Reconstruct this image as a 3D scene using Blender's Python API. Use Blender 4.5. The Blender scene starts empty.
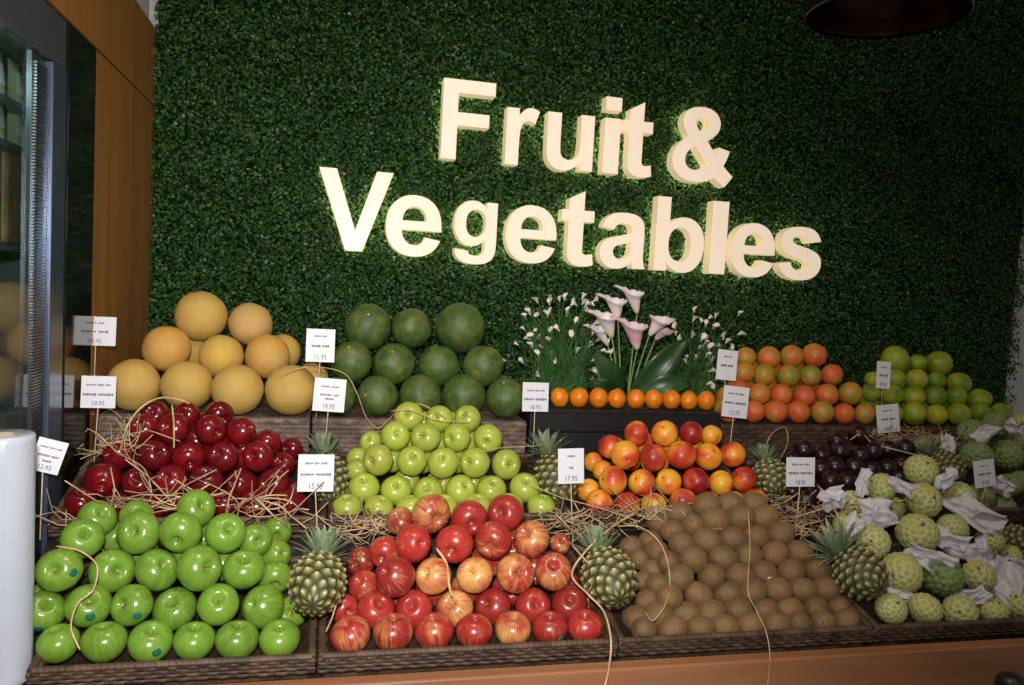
import bpy, math, random
import numpy as np
from mathutils import Vector, Matrix, Quaternion, noise

R = math.radians
S = bpy.context.scene
COL = S.collection
rng = random.Random(7)

# ------------------------------------------------------------------ camera
W, H, F = 1024, 685, 796.0
CAM = Vector((0, 0, 1.6))
YAW, PITCH, ROLL = R(13.3), R(4.1), R(3.2)
fw = Vector((math.sin(YAW)*math.cos(PITCH), math.cos(YAW)*math.cos(PITCH), -math.sin(PITCH)))
r0 = Vector((math.cos(YAW), -math.sin(YAW), 0))
u0 = r0.cross(fw)
RT = r0*math.cos(ROLL) + u0*math.sin(ROLL)
UP = u0*math.cos(ROLL) - r0*math.sin(ROLL)
cd = bpy.data.cameras.new('camera')
cd.sensor_width = 36.0
cd.lens = 36.0*F/W
cd.clip_start = 0.05
cam = bpy.data.objects.new('camera', cd)
COL.objects.link(cam)
cam.matrix_world = Matrix.Translation(CAM) @ Matrix((RT, UP, -fw)).transposed().to_4x4()
S.camera = cam


def ray(px, py):
    return fw + RT*((px - W/2)/F) - UP*((py - H/2)/F)


def atY(px, py, Y):
    """world point at depth Y behind the camera that the photo shows at px, py"""
    d = ray(px, py)
    return CAM + d*((Y - CAM.y)/d.y)


def atX(px, py, X):
    d = ray(px, py)
    return CAM + d*((X - CAM.x)/d.x)


def depth(p):
    return (p - CAM).dot(fw)


# ------------------------------------------------------------------ world, lights, exposure
S.view_settings.view_transform = 'Standard'
S.view_settings.look = 'None'
S.view_settings.exposure = 0.0
S.view_settings.gamma = 1.0
S.view_settings.use_curve_mapping = False
wd = bpy.data.worlds.new('world')
S.world = wd
wd.use_nodes = True
wd.node_tree.nodes['Background'].inputs[0].default_value = (1.0, 0.93, 0.84, 1)
wd.node_tree.nodes['Background'].inputs[1].default_value = 0.16


def lamp(name, kind, loc, target, power, color, **kw):
    d = bpy.data.lights.new(name, kind)
    d.energy = power
    d.color = color
    for k, v in kw.items():
        setattr(d, k, v)
    o = bpy.data.objects.new(name, d)
    COL.objects.link(o)
    o.location = loc
    o.rotation_euler = (Vector(target) - Vector(loc)).to_track_quat('-Z', 'Y').to_euler()
    return o


# the camera's flash, a little above the lens, thrown slightly to the left
lamp('camera_flash', 'SPOT', (-0.03, 0.02, 1.74), (0.05, 2.0, 1.20), 155, (1.0, 0.97, 0.93),
     spot_size=R(94), spot_blend=1.0, shadow_soft_size=0.025)
# shop ceiling lights
lamp('ceiling_light', 'AREA', (0.2, 1.1, 2.95), (0.35, 2.0, 1.1), 16, (1.0, 0.86, 0.68), size=0.5)
lamp('ceiling_light', 'AREA', (1.2, 0.5, 2.95), (1.2, 1.8, 1.1), 6, (1.0, 0.88, 0.72), size=0.5)


# ------------------------------------------------------------------ helpers
def link(o, parent=None):
    COL.objects.link(o)
    if parent is not None:
        o.parent = parent
    return o


def tag(o, label, cat, group=None):
    o['label'] = label
    o['category'] = cat
    if group:
        o['group'] = group
    return o


def thing(name, label, cat, loc=(0, 0, 0), rot=(0, 0, 0), group=None):
    o = bpy.data.objects.new(name, None)
    o.empty_display_size = 0.05
    link(o)
    o.location = loc
    o.rotation_euler = rot
    return tag(o, label, cat, group)


class MB:
    def __init__(self):
        self.v, self.f, self.m = [], [], []

    def add(self, vs, fs, m=0):
        b = len(self.v)
        self.v += [tuple(v) for v in vs]
        self.f += [tuple(i + b for i in f) for f in fs]
        self.m += [m]*len(fs)
        return self

    def box(self, a, b, m=0):
        (x0, y0, z0), (x1, y1, z1) = a, b
        vs = [(x0, y0, z0), (x1, y0, z0), (x1, y1, z0), (x0, y1, z0), (x0, y0, z1), (x1, y0, z1), (x1, y1, z1), (x0, y1, z1)]
        return self.add(vs, [(0, 3, 2, 1), (4, 5, 6, 7), (0, 1, 5, 4), (1, 2, 6, 5), (2, 3, 7, 6), (3, 0, 4, 7)], m)

    def tube(self, pts, rad, n=6, m=0, flat=1.0):
        pts = [Vector(p) for p in pts]
        if not isinstance(rad, (list, tuple)):
            rad = [rad]*len(pts)
        vs, fs = [], []
        ref = None
        for i, p in enumerate(pts):
            t = (pts[min(i+1, len(pts)-1)] - pts[max(i-1, 0)])
            t = t.normalized() if t.length > 1e-9 else Vector((0, 0, 1))
            if ref is None:
                ref = t.orthogonal().normalized()
            a = (ref - t*ref.dot(t))
            a = a.normalized() if a.length > 1e-6 else t.orthogonal().normalized()
            ref = a
            b = t.cross(a)
            for k in range(n):
                w = 2*math.pi*k/n
                vs.append(p + (a*math.cos(w) + b*math.sin(w)*flat)*rad[i])
        for i in range(len(pts)-1):
            for k in range(n):
                k2 = (k+1) % n
                fs.append((i*n+k, i*n+k2, (i+1)*n+k2, (i+1)*n+k))
        fs.append(tuple(range(n-1, -1, -1)))
        fs.append(tuple((len(pts)-1)*n + k for k in range(n)))
        return self.add(vs, fs, m)

    def lathe(self, prof, n=24, m=0, fn=None):
        """profile of (r, z); closes at r=0 ends"""
        vs, fs = [], []
        idx = []
        for j, (r, z) in enumerate(prof):
            if r < 1e-6:
                idx.append([len(vs)]*n)
                vs.append((0, 0, z))
            else:
                idx.append(list(range(len(vs), len(vs)+n)))
                for k in range(n):
                    w = 2*math.pi*k/n
                    rr = r*(fn(w, j/(len(prof)-1)) if fn else 1)
                    vs.append((rr*math.cos(w), rr*math.sin(w), z))
        for j in range(len(prof)-1):
            for k in range(n):
                k2 = (k+1) % n
                q = [idx[j][k], idx[j][k2], idx[j+1][k2], idx[j+1][k]]
                q2 = []
                for a in q:
                    if a not in q2:
                        q2.append(a)
                if len(q2) > 2:
                    fs.append(tuple(q2))
        return self.add(vs, fs, m)

    def mesh(self, name, mats, smooth=True):
        me = bpy.data.meshes.new(name)
        me.from_pydata(self.v, [], self.f)
        for m in (mats if isinstance(mats, (list, tuple)) else [mats]):
            me.materials.append(m)
        if any(self.m):
            me.polygons.foreach_set('material_index', self.m)
        me.polygons.foreach_set('use_smooth', [smooth]*len(self.f))
        me.update()
        return me

    def build(self, name, mats, parent=None, smooth=True):
        return link(bpy.data.objects.new(name, self.mesh(name, mats, smooth)), parent)


def bevel(o, w=0.003, seg=2):
    md = o.modifiers.new('bevel', 'BEVEL')
    md.width = w
    md.segments = seg
    md.limit_method = 'ANGLE'
    return o


def struct(o):
    o['kind'] = 'structure'
    return o


# ------------------------------------------------------------------ materials
class NT:
    def __init__(self, name):
        self.mat = bpy.data.materials.new(name)
        self.mat.use_nodes = True
        self.t = self.mat.node_tree
        self.b = self.t.nodes['Principled BSDF']

    def n(self, typ, props=None, **ins):
        nd = self.t.nodes.new(typ)
        for k, v in (props or {}).items():
            setattr(nd, k, v)
        for k, v in ins.items():
            self.set(nd, k.replace('_', ' '), v)
        return nd

    def set(self, nd, key, v):
        sock = nd.inputs[int(key)] if key.isdigit() else nd.inputs[key]
        if isinstance(v, bpy.types.NodeSocket):
            self.t.links.new(v, sock)
        else:
            if isinstance(v, tuple) and len(v) == 3 and sock.type == 'RGBA':
                v = v + (1,)
            sock.default_value = v

    def p(self, **ins):
        for k, v in ins.items():
            self.set(self.b, k.replace('_', ' '), v)
        return self

    def ramp(self, fac, stops, interp='LINEAR'):
        nd = self.t.nodes.new('ShaderNodeValToRGB')
        nd.color_ramp.interpolation = interp
        el = nd.color_ramp.elements
        while len(el) < len(stops):
            el.new(0.5)
        for e, (p, c) in zip(el, stops):
            e.position = p
            e.color = c if len(c) == 4 else tuple(c) + (1,)
        self.t.links.new(fac, nd.inputs[0])
        return nd.outputs[0]

    def mix(self, fac, a, b, mode='MIX'):
        nd = self.t.nodes.new('ShaderNodeMix')
        nd.data_type = 'RGBA'
        nd.blend_type = mode
        for i, v in ((0, fac), (6, a), (7, b)):
            if isinstance(v, bpy.types.NodeSocket):
                self.t.links.new(v, nd.inputs[i])
            else:
                nd.inputs[i].default_value = v if (i == 0 or len(v) == 4) else tuple(v) + (1,)
        return nd.outputs[2]

    def math(self, op, a, b=0.0, clamp=False):
        nd = self.t.nodes.new('ShaderNodeMath')
        nd.operation = op
        nd.use_clamp = clamp
        for i, v in ((0, a), (1, b)):
            if isinstance(v, bpy.types.NodeSocket):
                self.t.links.new(v, nd.inputs[i])
            else:
                nd.inputs[i].default_value = v
        return nd.outputs[0]

    def coord(self, scale=(1, 1, 1), out='Object'):
        tc = self.n('ShaderNodeTexCoord')
        mp = self.n('ShaderNodeMapping', Vector=tc.outputs[out])
        mp.inputs['Scale'].default_value = scale
        return mp.outputs[0]

    def meridian(self, k=1.5, kz=0.18):
        tc = self.n('ShaderNodeTexCoord')
        sp = self.n('ShaderNodeSeparateXYZ', Vector=tc.outputs['Object'])
        cb = self.n('ShaderNodeCombineXYZ', X=sp.outputs[0], Y=sp.outputs[1])
        nm = self.n('ShaderNodeVectorMath', {'operation': 'NORMALIZE'})
        self.t.links.new(cb.outputs[0], nm.inputs[0])
        sc = self.n('ShaderNodeVectorMath', {'operation': 'SCALE'})
        self.t.links.new(nm.outputs[0], sc.inputs[0])
        sc.inputs['Scale'].default_value = k
        s2 = self.n('ShaderNodeSeparateXYZ', Vector=sc.outputs[0])
        c2 = self.n('ShaderNodeCombineXYZ', X=s2.outputs[0], Y=s2.outputs[1], Z=self.math('MULTIPLY', sp.outputs[2], kz))
        return c2.outputs[0]

    def noise(self, vec, scale, detail=3, w=None, dist=0.0):
        nd = self.n('ShaderNodeTexNoise', {'noise_dimensions': '4D' if w is not None else '3D'}, Vector=vec, Scale=scale, Detail=float(detail), Distortion=dist)
        if w is not None:
            self.set(nd, 'W', w)
        return nd.outputs['Fac']

    def voro(self, vec, scale, feature='F1'):
        nd = self.n('ShaderNodeTexVoronoi', {'feature': feature}, Vector=vec, Scale=scale)
        return nd.outputs['Distance']

    def bump(self, h, strength=0.3, dist=0.02):
        nd = self.n('ShaderNodeBump', Height=h, Strength=strength, Distance=dist)
        self.t.links.new(nd.outputs[0], self.b.inputs['Normal'])
        return self

    def info(self):
        nd = self.n('ShaderNodeObjectInfo')
        w = self.math('MULTIPLY', nd.outputs['Random'], 60.0)
        return nd.outputs['Color'], nd.outputs['Alpha'], w


def plain(name, col, rough=0.5, metal=0.0, spec=0.5, var=0.0, scale=8.0):
    m = NT(name)
    m.p(Base_Color=col, Roughness=rough, Metallic=metal)
    m.b.inputs['Specular IOR Level'].default_value = spec
    if var:
        f = m.noise(m.coord(), scale, 3)
        c1 = tuple(max(0, c*(1-var)) for c in col[:3])
        c2 = tuple(min(1, c*(1+var)) for c in col[:3])
        m.p(Base_Color=m.ramp(f, [(0.3, c1), (0.7, c2)]))
    return m.mat


def m_apple(name, second, rough=0.22, dots=(0.7, 0.75, 0.4), dot_amt=0.35, streak=0.35):
    m = NT(name)
    c, a, w = m.info()
    st = m.noise(m.meridian(1.2, 0.3), 5.0, 4, w)
    col = m.mix(m.math('MULTIPLY', m.ramp(st, [(0.35, (0, 0, 0)), (0.7, (1, 1, 1))]), streak), c, second)
    big = m.noise(m.coord(), 1.3, 2, w)
    col = m.mix(m.math('MULTIPLY', m.ramp(big, [(0.45, (0, 0, 0)), (0.75, (1, 1, 1))]), streak), col, second)
    d = m.voro(m.coord(), 9.0)
    df = m.ramp(d, [(0.06, (1, 1, 1)), (0.12, (0, 0, 0))])
    col = m.mix(m.math('MULTIPLY', df, dot_amt), col, dots)
    m.p(Base_Color=col, Roughness=rough+0.04, Coat_Weight=0.2, Coat_Roughness=0.12)
    return m.mat


def m_gala():
    m = NT('striped_apple_skin')
    c, a, w = m.info()
    st = m.noise(m.meridian(1.6, 0.22), 5.5, 5, w)
    big = m.noise(m.coord(), 0.9, 2, w)
    f = m.math('ADD', m.math('MULTIPLY', st, 0.9), m.math('MULTIPLY', big, 1.2))
    f = m.math('ADD', f, a)
    f = m.math('SUBTRACT', f, 0.98)
    y = m.ramp(f, [(0.18, (0, 0, 0)), (0.85, (1, 1, 1))])
    yel = m.mix(m.noise(m.coord(), 3.0, 2, w), (0.78, 0.43, 0.10), (0.84, 0.58, 0.21))
    col = m.mix(y, c, yel)
    d = m.voro(m.coord(), 8.0)
    col = m.mix(m.math('MULTIPLY', m.ramp(d, [(0.07, (1, 1, 1)), (0.13, (0, 0, 0))]), 0.35), col, (0.8, 0.55, 0.3))
    m.p(Base_Color=col, Roughness=0.30, Coat_Weight=0.25, Coat_Roughness=0.15)
    return m.mat


def m_nectarine():
    m = NT('nectarine_skin')
    c, a, w = m.info()
    big = m.noise(m.coord(), 0.6, 1, w)
    fine = m.noise(m.coord((1, 1, 0.35)), 5.0, 4, w)
    f = m.math('ADD', m.math('MULTIPLY', big, 1.35), m.math('MULTIPLY', fine, 0.16))
    f = m.math('ADD', f, m.math('SUBTRACT', a, 0.82))
    col = m.ramp(f, [(0.36, (0.78, 0.40, 0.030)), (0.52, (0.78, 0.24, 0.03)), (0.66, (0.56, 0.065, 0.02)), (0.90, (0.26, 0.012, 0.015))])
    m.p(Base_Color=col, Roughness=0.36)
    m.bump(m.noise(m.coord(), 30, 2), 0.05, 0.01)
    return m.mat


def m_citrus(name, stops, rough=0.33, shift=True, pores=38.0):
    m = NT(name)
    c, a, w = m.info()
    big = m.noise(m.coord(), 0.9, 2, w)
    f = m.math('ADD', big, m.math('SUBTRACT', a, 0.5)) if shift else big
    m.p(Base_Color=m.ramp(f, stops), Roughness=rough)
    m.bump(m.voro(m.coord(), pores), 0.12, 0.02)
    return m.mat


def m_melon():
    m = NT('netted_melon_rind')
    c, a, w = m.info()
    v = m.coord()
    n1 = m.noise(v, 4.0, 3, w)
    vv = m.n('ShaderNodeVectorMath', {'operation': 'ADD'})
    m.t.links.new(v, vv.inputs[0])
    sc = m.n('ShaderNodeVectorMath', {'operation': 'SCALE'})
    nn = m.n('ShaderNodeTexNoise', Vector=v, Scale=6.0)
    m.t.links.new(nn.outputs['Color'], sc.inputs[0])
    sc.inputs['Scale'].default_value = 0.16
    m.t.links.new(sc.outputs[0], vv.inputs[1])
    net = m.voro(vv.outputs[0], 13.0, 'DISTANCE_TO_EDGE')
    nf = m.ramp(net, [(0.02, (1, 1, 1)), (0.12, (0, 0, 0))])
    base = m.mix(m.ramp(m.noise(v, 1.1, 2, w), [(0.35, (0, 0, 0)), (0.7, (1, 1, 1))]), c, (0.58, 0.36, 0.09))
    col = m.mix(m.math('MULTIPLY', nf, 0.75), base, (0.60, 0.42, 0.18))
    spot = m.ramp(n1, [(0.26, (1, 1, 1)), (0.32, (0, 0, 0))])
    col = m.mix(m.math('MULTIPLY', spot, 0.4), col, (0.35, 0.24, 0.10))
    m.p(Base_Color=col, Roughness=0.55)
    m.bump(nf, 0.35, 0.03)
    return m.mat


def m_watermelon():
    m = NT('watermelon_rind')
    c, a, w = m.info()
    v = m.coord()
    n1 = m.noise(v, 2.2, 4, w, 0.6)
    n2 = m.noise(m.coord((1, 1, 0.3)), 4.5, 3, w, 1.0)
    col = m.ramp(n1, [(0.30, (0.034, 0.078, 0.016)), (0.52, (0.070, 0.130, 0.022)), (0.72, (0.17, 0.18, 0.035))])
    col = m.mix(m.ramp(n2, [(0.45, (0, 0, 0)), (0.65, (0.6, 0.6, 0.6))]), col, (0.045, 0.095, 0.025))
    dust = m.ramp(m.noise(v, 1.5, 4, w), [(0.50, (0, 0, 0)), (0.70, (0.6, 0.6, 0.6))])
    col = m.mix(dust, col, (0.17, 0.16, 0.055))
    m.p(Base_Color=col, Roughness=0.5)
    m.bump(m.noise(v, 8, 3), 0.08, 0.02)
    return m.mat


def m_kiwi():
    m = NT('fuzzy_brown_skin')
    c, a, w = m.info()
    v = m.coord()
    n1 = m.noise(m.coord((0.4, 1, 1)), 16, 4, w)
    col = m.mix(m.ramp(n1, [(0.3, (0, 0, 0)), (0.7, (1, 1, 1))]), c, (0.125, 0.066, 0.022))
    m.p(Base_Color=col, Roughness=0.5, Sheen_Weight=0.06, Sheen_Roughness=0.5)
    m.bump(m.noise(v, 60, 2), 0.25, 0.01)
    return m.mat


def m_plum():
    m = NT('plum_skin')
    c, a, w = m.info()
    n1 = m.noise(m.coord(), 1.6, 3, w)
    col = m.ramp(n1, [(0.3, (0.040, 0.006, 0.008)), (0.55, (0.016, 0.005, 0.008)), (0.75, (0.028, 0.022, 0.042))])
    m.p(Base_Color=col, Roughness=0.3)
    return m.mat


def m_attr(name, stops, rough, extra=None):
    """colour from the 'eye' attribute: how far a point is from the crease between knobs"""
    m = NT(name)
    at = m.n('ShaderNodeAttribute', {'attribute_name': 'eye'})
    c, a, w = m.info()
    f = m.math('ADD', at.outputs['Fac'], m.math('MULTIPLY', m.math('SUBTRACT', m.noise(m.coord(), 14, 4, w), 0.5), 0.45))
    col = m.ramp(f, stops)
    if extra:
        n = m.noise(m.coord(), 1.4, 2, w)
        col = m.mix(m.ramp(n, [(0.45, (0, 0, 0)), (0.72, (0.75, 0.75, 0.75))]), col, extra)
    m.p(Base_Color=col, Roughness=rough)
    return m.mat


def m_wicker(name, c1, c2):
    m = NT(name)
    f = m.noise(m.coord((6, 6, 60)), 3.0, 3)
    g = m.noise(m.coord(), 22.0, 2)
    col = m.mix(m.ramp(g, [(0.35, (0, 0, 0)), (0.65, (1, 1, 1))]), c1, c2)
    col = m.mix(m.math('MULTIPLY', f, 0.6), col, c1)
    tc = m.n('ShaderNodeTexCoord')
    sp = m.n('ShaderNodeSeparateXYZ', Vector=tc.outputs['Object'])
    uv = m.n('ShaderNodeCombineXYZ', X=m.math('ADD', sp.outputs[0], sp.outputs[1]), Y=sp.outputs[2])
    br = m.n('ShaderNodeTexBrick', Vector=uv.outputs[0], Scale=1.0)
    br.inputs['Brick Width'].default_value = 0.034
    br.inputs['Row Height'].default_value = 0.0115
    br.inputs['Mortar Size'].default_value = 0.0011
    br.inputs['Mortar Smooth'].default_value = 0.6
    br.inputs['Color1'].default_value = (0.75, 0.70, 0.66, 1)
    br.inputs['Color2'].default_value = (1.25, 1.2, 1.15, 1)
    br.inputs['Mortar'].default_value = (0.30, 0.27, 0.25, 1)
    col = m.mix(1.0, col, br.outputs['Color'], 'MULTIPLY')
    m.p(Base_Color=col, Roughness=0.6)
    return m.mat


def m_wood(name, c1, c2, axis=(1, 1, 0.06), scale=18.0, rough=0.4):
    m = NT(name)
    f = m.noise(m.coord(axis), scale, 5, dist=0.6)
    f2 = m.noise(m.coord(axis), scale*6, 2)
    g = m.math('ADD', m.math('MULTIPLY', f, 0.75), m.math('MULTIPLY', f2, 0.25))
    m.p(Base_Color=m.ramp(g, [(0.3, c1), (0.7, c2)]), Roughness=rough)
    m.bump(g, 0.05, 0.01)
    return m.mat


def m_leaf():
    m = NT('boxwood_leaf')
    at = m.n('ShaderNodeAttribute', {'attribute_name': 'tint'})
    col = m.ramp(at.outputs['Fac'], [(0.0, (0.006, 0.023, 0.005)), (0.45, (0.015, 0.062, 0.010)), (0.8, (0.034, 0.120, 0.018)), (0.955, (0.075, 0.180, 0.032)), (0.985, (0.16, 0.13, 0.08)), (1.0, (0.22, 0.18, 0.14))])
    m.p(Base_Color=col, Roughness=0.42)
    m.b.inputs['Specular IOR Level'].default_value = 0.35
    return m.mat


def m_glow(name, base, emit, strength):
    m = NT(name)
    m.p(Base_Color=base, Roughness=0.35, Emission_Color=emit, Emission_Strength=strength)
    return m.mat


def m_glass():
    # thin pane: mostly see-through, mirror-like at a slant
    m = NT('refrigerator_glass')
    tr = m.n('ShaderNodeBsdfTransparent')
    tr.inputs[0].default_value = (0.80, 0.86, 0.86, 1)
    gs = m.n('ShaderNodeBsdfGlossy', Roughness=0.04)
    lw = m.n('ShaderNodeLayerWeight', Blend=0.5)
    fr = m.math('MULTIPLY', m.math('POWER', lw.outputs['Facing'], 3.0), 0.55)
    mx = m.n('ShaderNodeMixShader')
    m.t.links.new(fr, mx.inputs[0])
    m.t.links.new(tr.outputs[0], mx.inputs[1])
    m.t.links.new(gs.outputs[0], mx.inputs[2])
    m.t.links.new(mx.outputs[0], m.t.nodes['Material Output'].inputs[0])
    return m.mat


def m_tissue():
    m = NT('white_tissue')
    m.p(Base_Color=(0.60, 0.58, 0.63), Roughness=0.7)
    m.b.inputs['Subsurface Weight'].default_value = 0.0
    m.bump(m.noise(m.coord(), 45, 4), 0.35, 0.01)
    return m.mat


M = dict(
    granny=m_apple('green_apple_skin', (0.20, 0.34, 0.045), 0.20, streak=0.6),
    pale=m_apple('yellow_green_apple_skin', (0.46, 0.47, 0.10), 0.26, streak=0.5),
    red=m_apple('dark_red_apple_skin', (0.09, 0.004, 0.006), 0.15, dots=(0.6, 0.2, 0.15), dot_amt=0.2, streak=0.75),
    gala=m_gala(), nectarine=m_nectarine(), melon=m_melon(), watermelon=m_watermelon(), kiwi=m_kiwi(), plum=m_plum(),
    mandarin=m_citrus('orange_peel', [(0.3, (0.72, 0.17, 0.004)), (0.7, (0.82, 0.25, 0.008))], 0.22),
    blush=m_citrus('blushed_citrus_peel', [(0.25, (0.26, 0.27, 0.025)), (0.42, (0.48, 0.25, 0.03)), (0.58, (0.66, 0.17, 0.035)), (0.8, (0.66, 0.085, 0.035))], 0.36),
    lime=m_citrus('green_citrus_peel', [(0.3, (0.13, 0.24, 0.012)), (0.55, (0.30, 0.36, 0.02)), (0.8, (0.52, 0.44, 0.035))], 0.36),
    stem=plain('woody_stem', (0.16, 0.09, 0.035), 0.8, var=0.3),
    greenstem=plain('green_stem', (0.16, 0.20, 0.05), 0.6, var=0.3),
    calyx=plain('dry_calyx', (0.10, 0.07, 0.03), 0.9, var=0.3),
    scar=plain('pale_scar', (0.45, 0.36, 0.18), 0.8, var=0.25),
    sticker=plain('teal_sticker', (0.008, 0.12, 0.085), 0.4, var=0.2, scale=200),
    white_sticker=plain('white_sticker', (0.75, 0.62, 0.60), 0.4),
    custard=m_attr('custard_apple_skin', [(0.0, (0.62, 0.57, 0.28)), (0.25, (0.50, 0.50, 0.20)), (0.6, (0.31, 0.36, 0.12)), (1.0, (0.42, 0.43, 0.15))], 0.55, (0.46, 0.42, 0.12)),
    custard_dark=m_attr('deep_green_custard_apple_skin', [(0.0, (0.28, 0.30, 0.14)), (0.3, (0.16, 0.24, 0.08)), (1.0, (0.22, 0.31, 0.08))], 0.5, (0.16, 0.22, 0.07)),
    pine=m_attr('pineapple_rind', [(0.0, (0.030, 0.026, 0.010)), (0.30, (0.065, 0.070, 0.018)), (0.58, (0.15, 0.155, 0.04)), (0.82, (0.27, 0.23, 0.09)), (0.93, (0.46, 0.38, 0.22)), (1.0, (0.62, 0.54, 0.38))], 0.55),
    crown=plain('pineapple_leaf', (0.21, 0.27, 0.155), 0.5, var=0.45, scale=30),
    pine_end=plain('pineapple_cut_end', (0.60, 0.50, 0.33), 0.8, var=0.3, scale=40),
    wicker=m_wicker('brown_wicker', (0.050, 0.028, 0.016), (0.13, 0.078, 0.046)),
    wicker_grey=m_wicker('grey_brown_wicker', (0.10, 0.065, 0.05), (0.27, 0.20, 0.16)),
    black=plain('black_laminate', (0.012, 0.012, 0.014), 0.4),
    counter=m_wood('red_brown_wood', (0.22, 0.085, 0.035), (0.42, 0.19, 0.09), (0.06, 1, 1), 9.0, 0.4),
    panel=m_wood('cherry_veneer', (0.25, 0.105, 0.024), (0.40, 0.18, 0.05), (1, 1, 0.05), 16.0, 0.38),
    shelf=plain('dark_stand', (0.02, 0.015, 0.012), 0.6),
    wall=plain('white_paint', (0.62, 0.62, 0.64), 0.7, var=0.04),
    floor=plain('grey_floor_tile', (0.30, 0.28, 0.26), 0.4, var=0.1),
    leaf=m_leaf(),
    hedge_base=plain('dark_green_backing', (0.005, 0.016, 0.004), 0.9, spec=0.05, var=0.3, scale=60),
    face=m_glow('glowing_letter_face', (0.74, 0.64, 0.55), (1.0, 0.80, 0.59), 0.52),
    side=m_glow('glowing_letter_side', (0.66, 0.55, 0.38), (1.0, 0.76, 0.44), 0.44),
    back=m_glow('halo_light', (0.7, 0.6, 0.4), (1.0, 0.86, 0.50), 9.0),
    card=plain('white_card', (0.72, 0.72, 0.78), 0.45),
    ink=plain('grey_print', (0.09, 0.09, 0.13), 0.6),
    price=plain('blue_grey_print', (0.10, 0.11, 0.24), 0.6),
    skewer=plain('pale_bamboo', (0.62, 0.50, 0.36), 0.6, var=0.2, scale=60),
    raffia=plain('dry_raffia', (0.52, 0.36, 0.19), 0.6, var=0.35, scale=25),
    straw=plain('pale_straw', (0.50, 0.35, 0.20), 0.65, var=0.5, scale=14),
    tissue=m_tissue(),
    blade=plain('grass_blade', (0.045, 0.14, 0.025), 0.4, var=0.5, scale=14),
    bigleaf=plain('dark_glossy_leaf', (0.020, 0.065, 0.018), 0.35, var=0.4, scale=9),
    lilystem=plain('pale_green_flower_stem', (0.24, 0.34, 0.10), 0.5, var=0.2),
    floret=plain('white_petal', (0.78, 0.74, 0.62), 0.5, var=0.06),
    frame=plain('blue_grey_metal', (0.10, 0.13, 0.20), 0.25, metal=0.6),
    gloss=plain('black_gloss', (0.008, 0.008, 0.010), 0.08),
    header=plain('charcoal_panel', (0.055, 0.06, 0.075), 0.35),
    steel=plain('brushed_steel', (0.16, 0.18, 0.20), 0.34, metal=0.9),
    inside=plain('refrigerator_liner', (0.10, 0.11, 0.115), 0.5),
    bag=plain('white_plastic_film', (0.43, 0.46, 0.55), 0.2, var=0.03),
    cardboard=plain('grey_cardboard', (0.35, 0.30, 0.25), 0.8),
    glass=m_glass(),
    bronze=plain('black_bronze', (0.012, 0.010, 0.010), 0.25, metal=0.4),
    copper=plain('copper_lining', (0.045, 0.017, 0.009), 0.28, metal=0.8),
    pouch=plain('pale_green_pouch', (0.45, 0.52, 0.28), 0.35, var=0.35, scale=14),
    pouch_band=plain('white_pouch_band', (0.72, 0.74, 0.72), 0.35),
    tray=plain('brown_food_tray', (0.28, 0.17, 0.08), 0.5, var=0.5, scale=14),
)


def m_petal():
    m = NT('pink_white_petal')
    at = m.n('ShaderNodeAttribute', {'attribute_name': 'eye'})
    c, a, w = m.info()
    col = m.ramp(at.outputs['Fac'], [(0.0, (0.42, 0.50, 0.12)), (0.22, (0.84, 0.74, 0.60)), (0.5, (0.86, 0.74, 0.76)), (1.0, (0.86, 0.78, 0.82))])
    pk = m.math('MULTIPLY', a, m.ramp(at.outputs['Fac'], [(0.15, (0, 0, 0)), (0.45, (1, 1, 1)), (0.95, (0.35, 0.35, 0.35))]))
    col = m.mix(pk, col, (0.80, 0.28, 0.40))
    m.p(Base_Color=col, Roughness=0.5)
    return m.mat


M['petal'] = m_petal()

# ------------------------------------------------------------------ the room
WY = 2.90          # back wall
LX = -0.57         # face of the left-hand wood panel and refrigerator


def sbox(name, a, b, mat, bev=0):
    o = MB().box(a, b).build(name, mat, smooth=False)
    if bev:
        bevel(o, bev)
    return struct(o)


sbox('floor', (-1.6, -1.5, -0.05), (4.2, WY+0.1, 0.0), M['floor'])
sbox('ceiling', (-1.6, -0.6, 3.0), (4.2, WY+0.1, 3.05), M['wall'])
sbox('wall_back', (-1.6, WY, 0), (4.2, WY+0.1, 3.0), M['wall'])
sbox('wall_left', (-0.70, 0.6, 2.372), (-0.60, WY, 3.0), M['wall'])
# veneer cladding beside and above the refrigerator
pn = MB()
pn.box((-0.62, 2.175, 0), (LX, WY, 2.118)).box((-0.62, 0.6, 2.124), (LX, WY, 2.366))
struct(bevel(pn.build('wall_left_panelling', M['panel'], smooth=False), 0.002))

# leaf wall: a backing board and one mat of small leaves
hx0, hx1, hz0, hz1 = LX + 0.004, 2.935, 1.12, 2.985
hb = thing('artificial_hedge', 'dark green artificial boxwood hedge covering the wall behind the produce', 'hedge', (1.15, 2.87, hz0))
MB().box((hx0-1.15, 0.0, 0.0), (hx1-0.035-1.15, 0.028, hz1-hz0)).build('backing_board', M['hedge_base'], hb, smooth=False)


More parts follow.
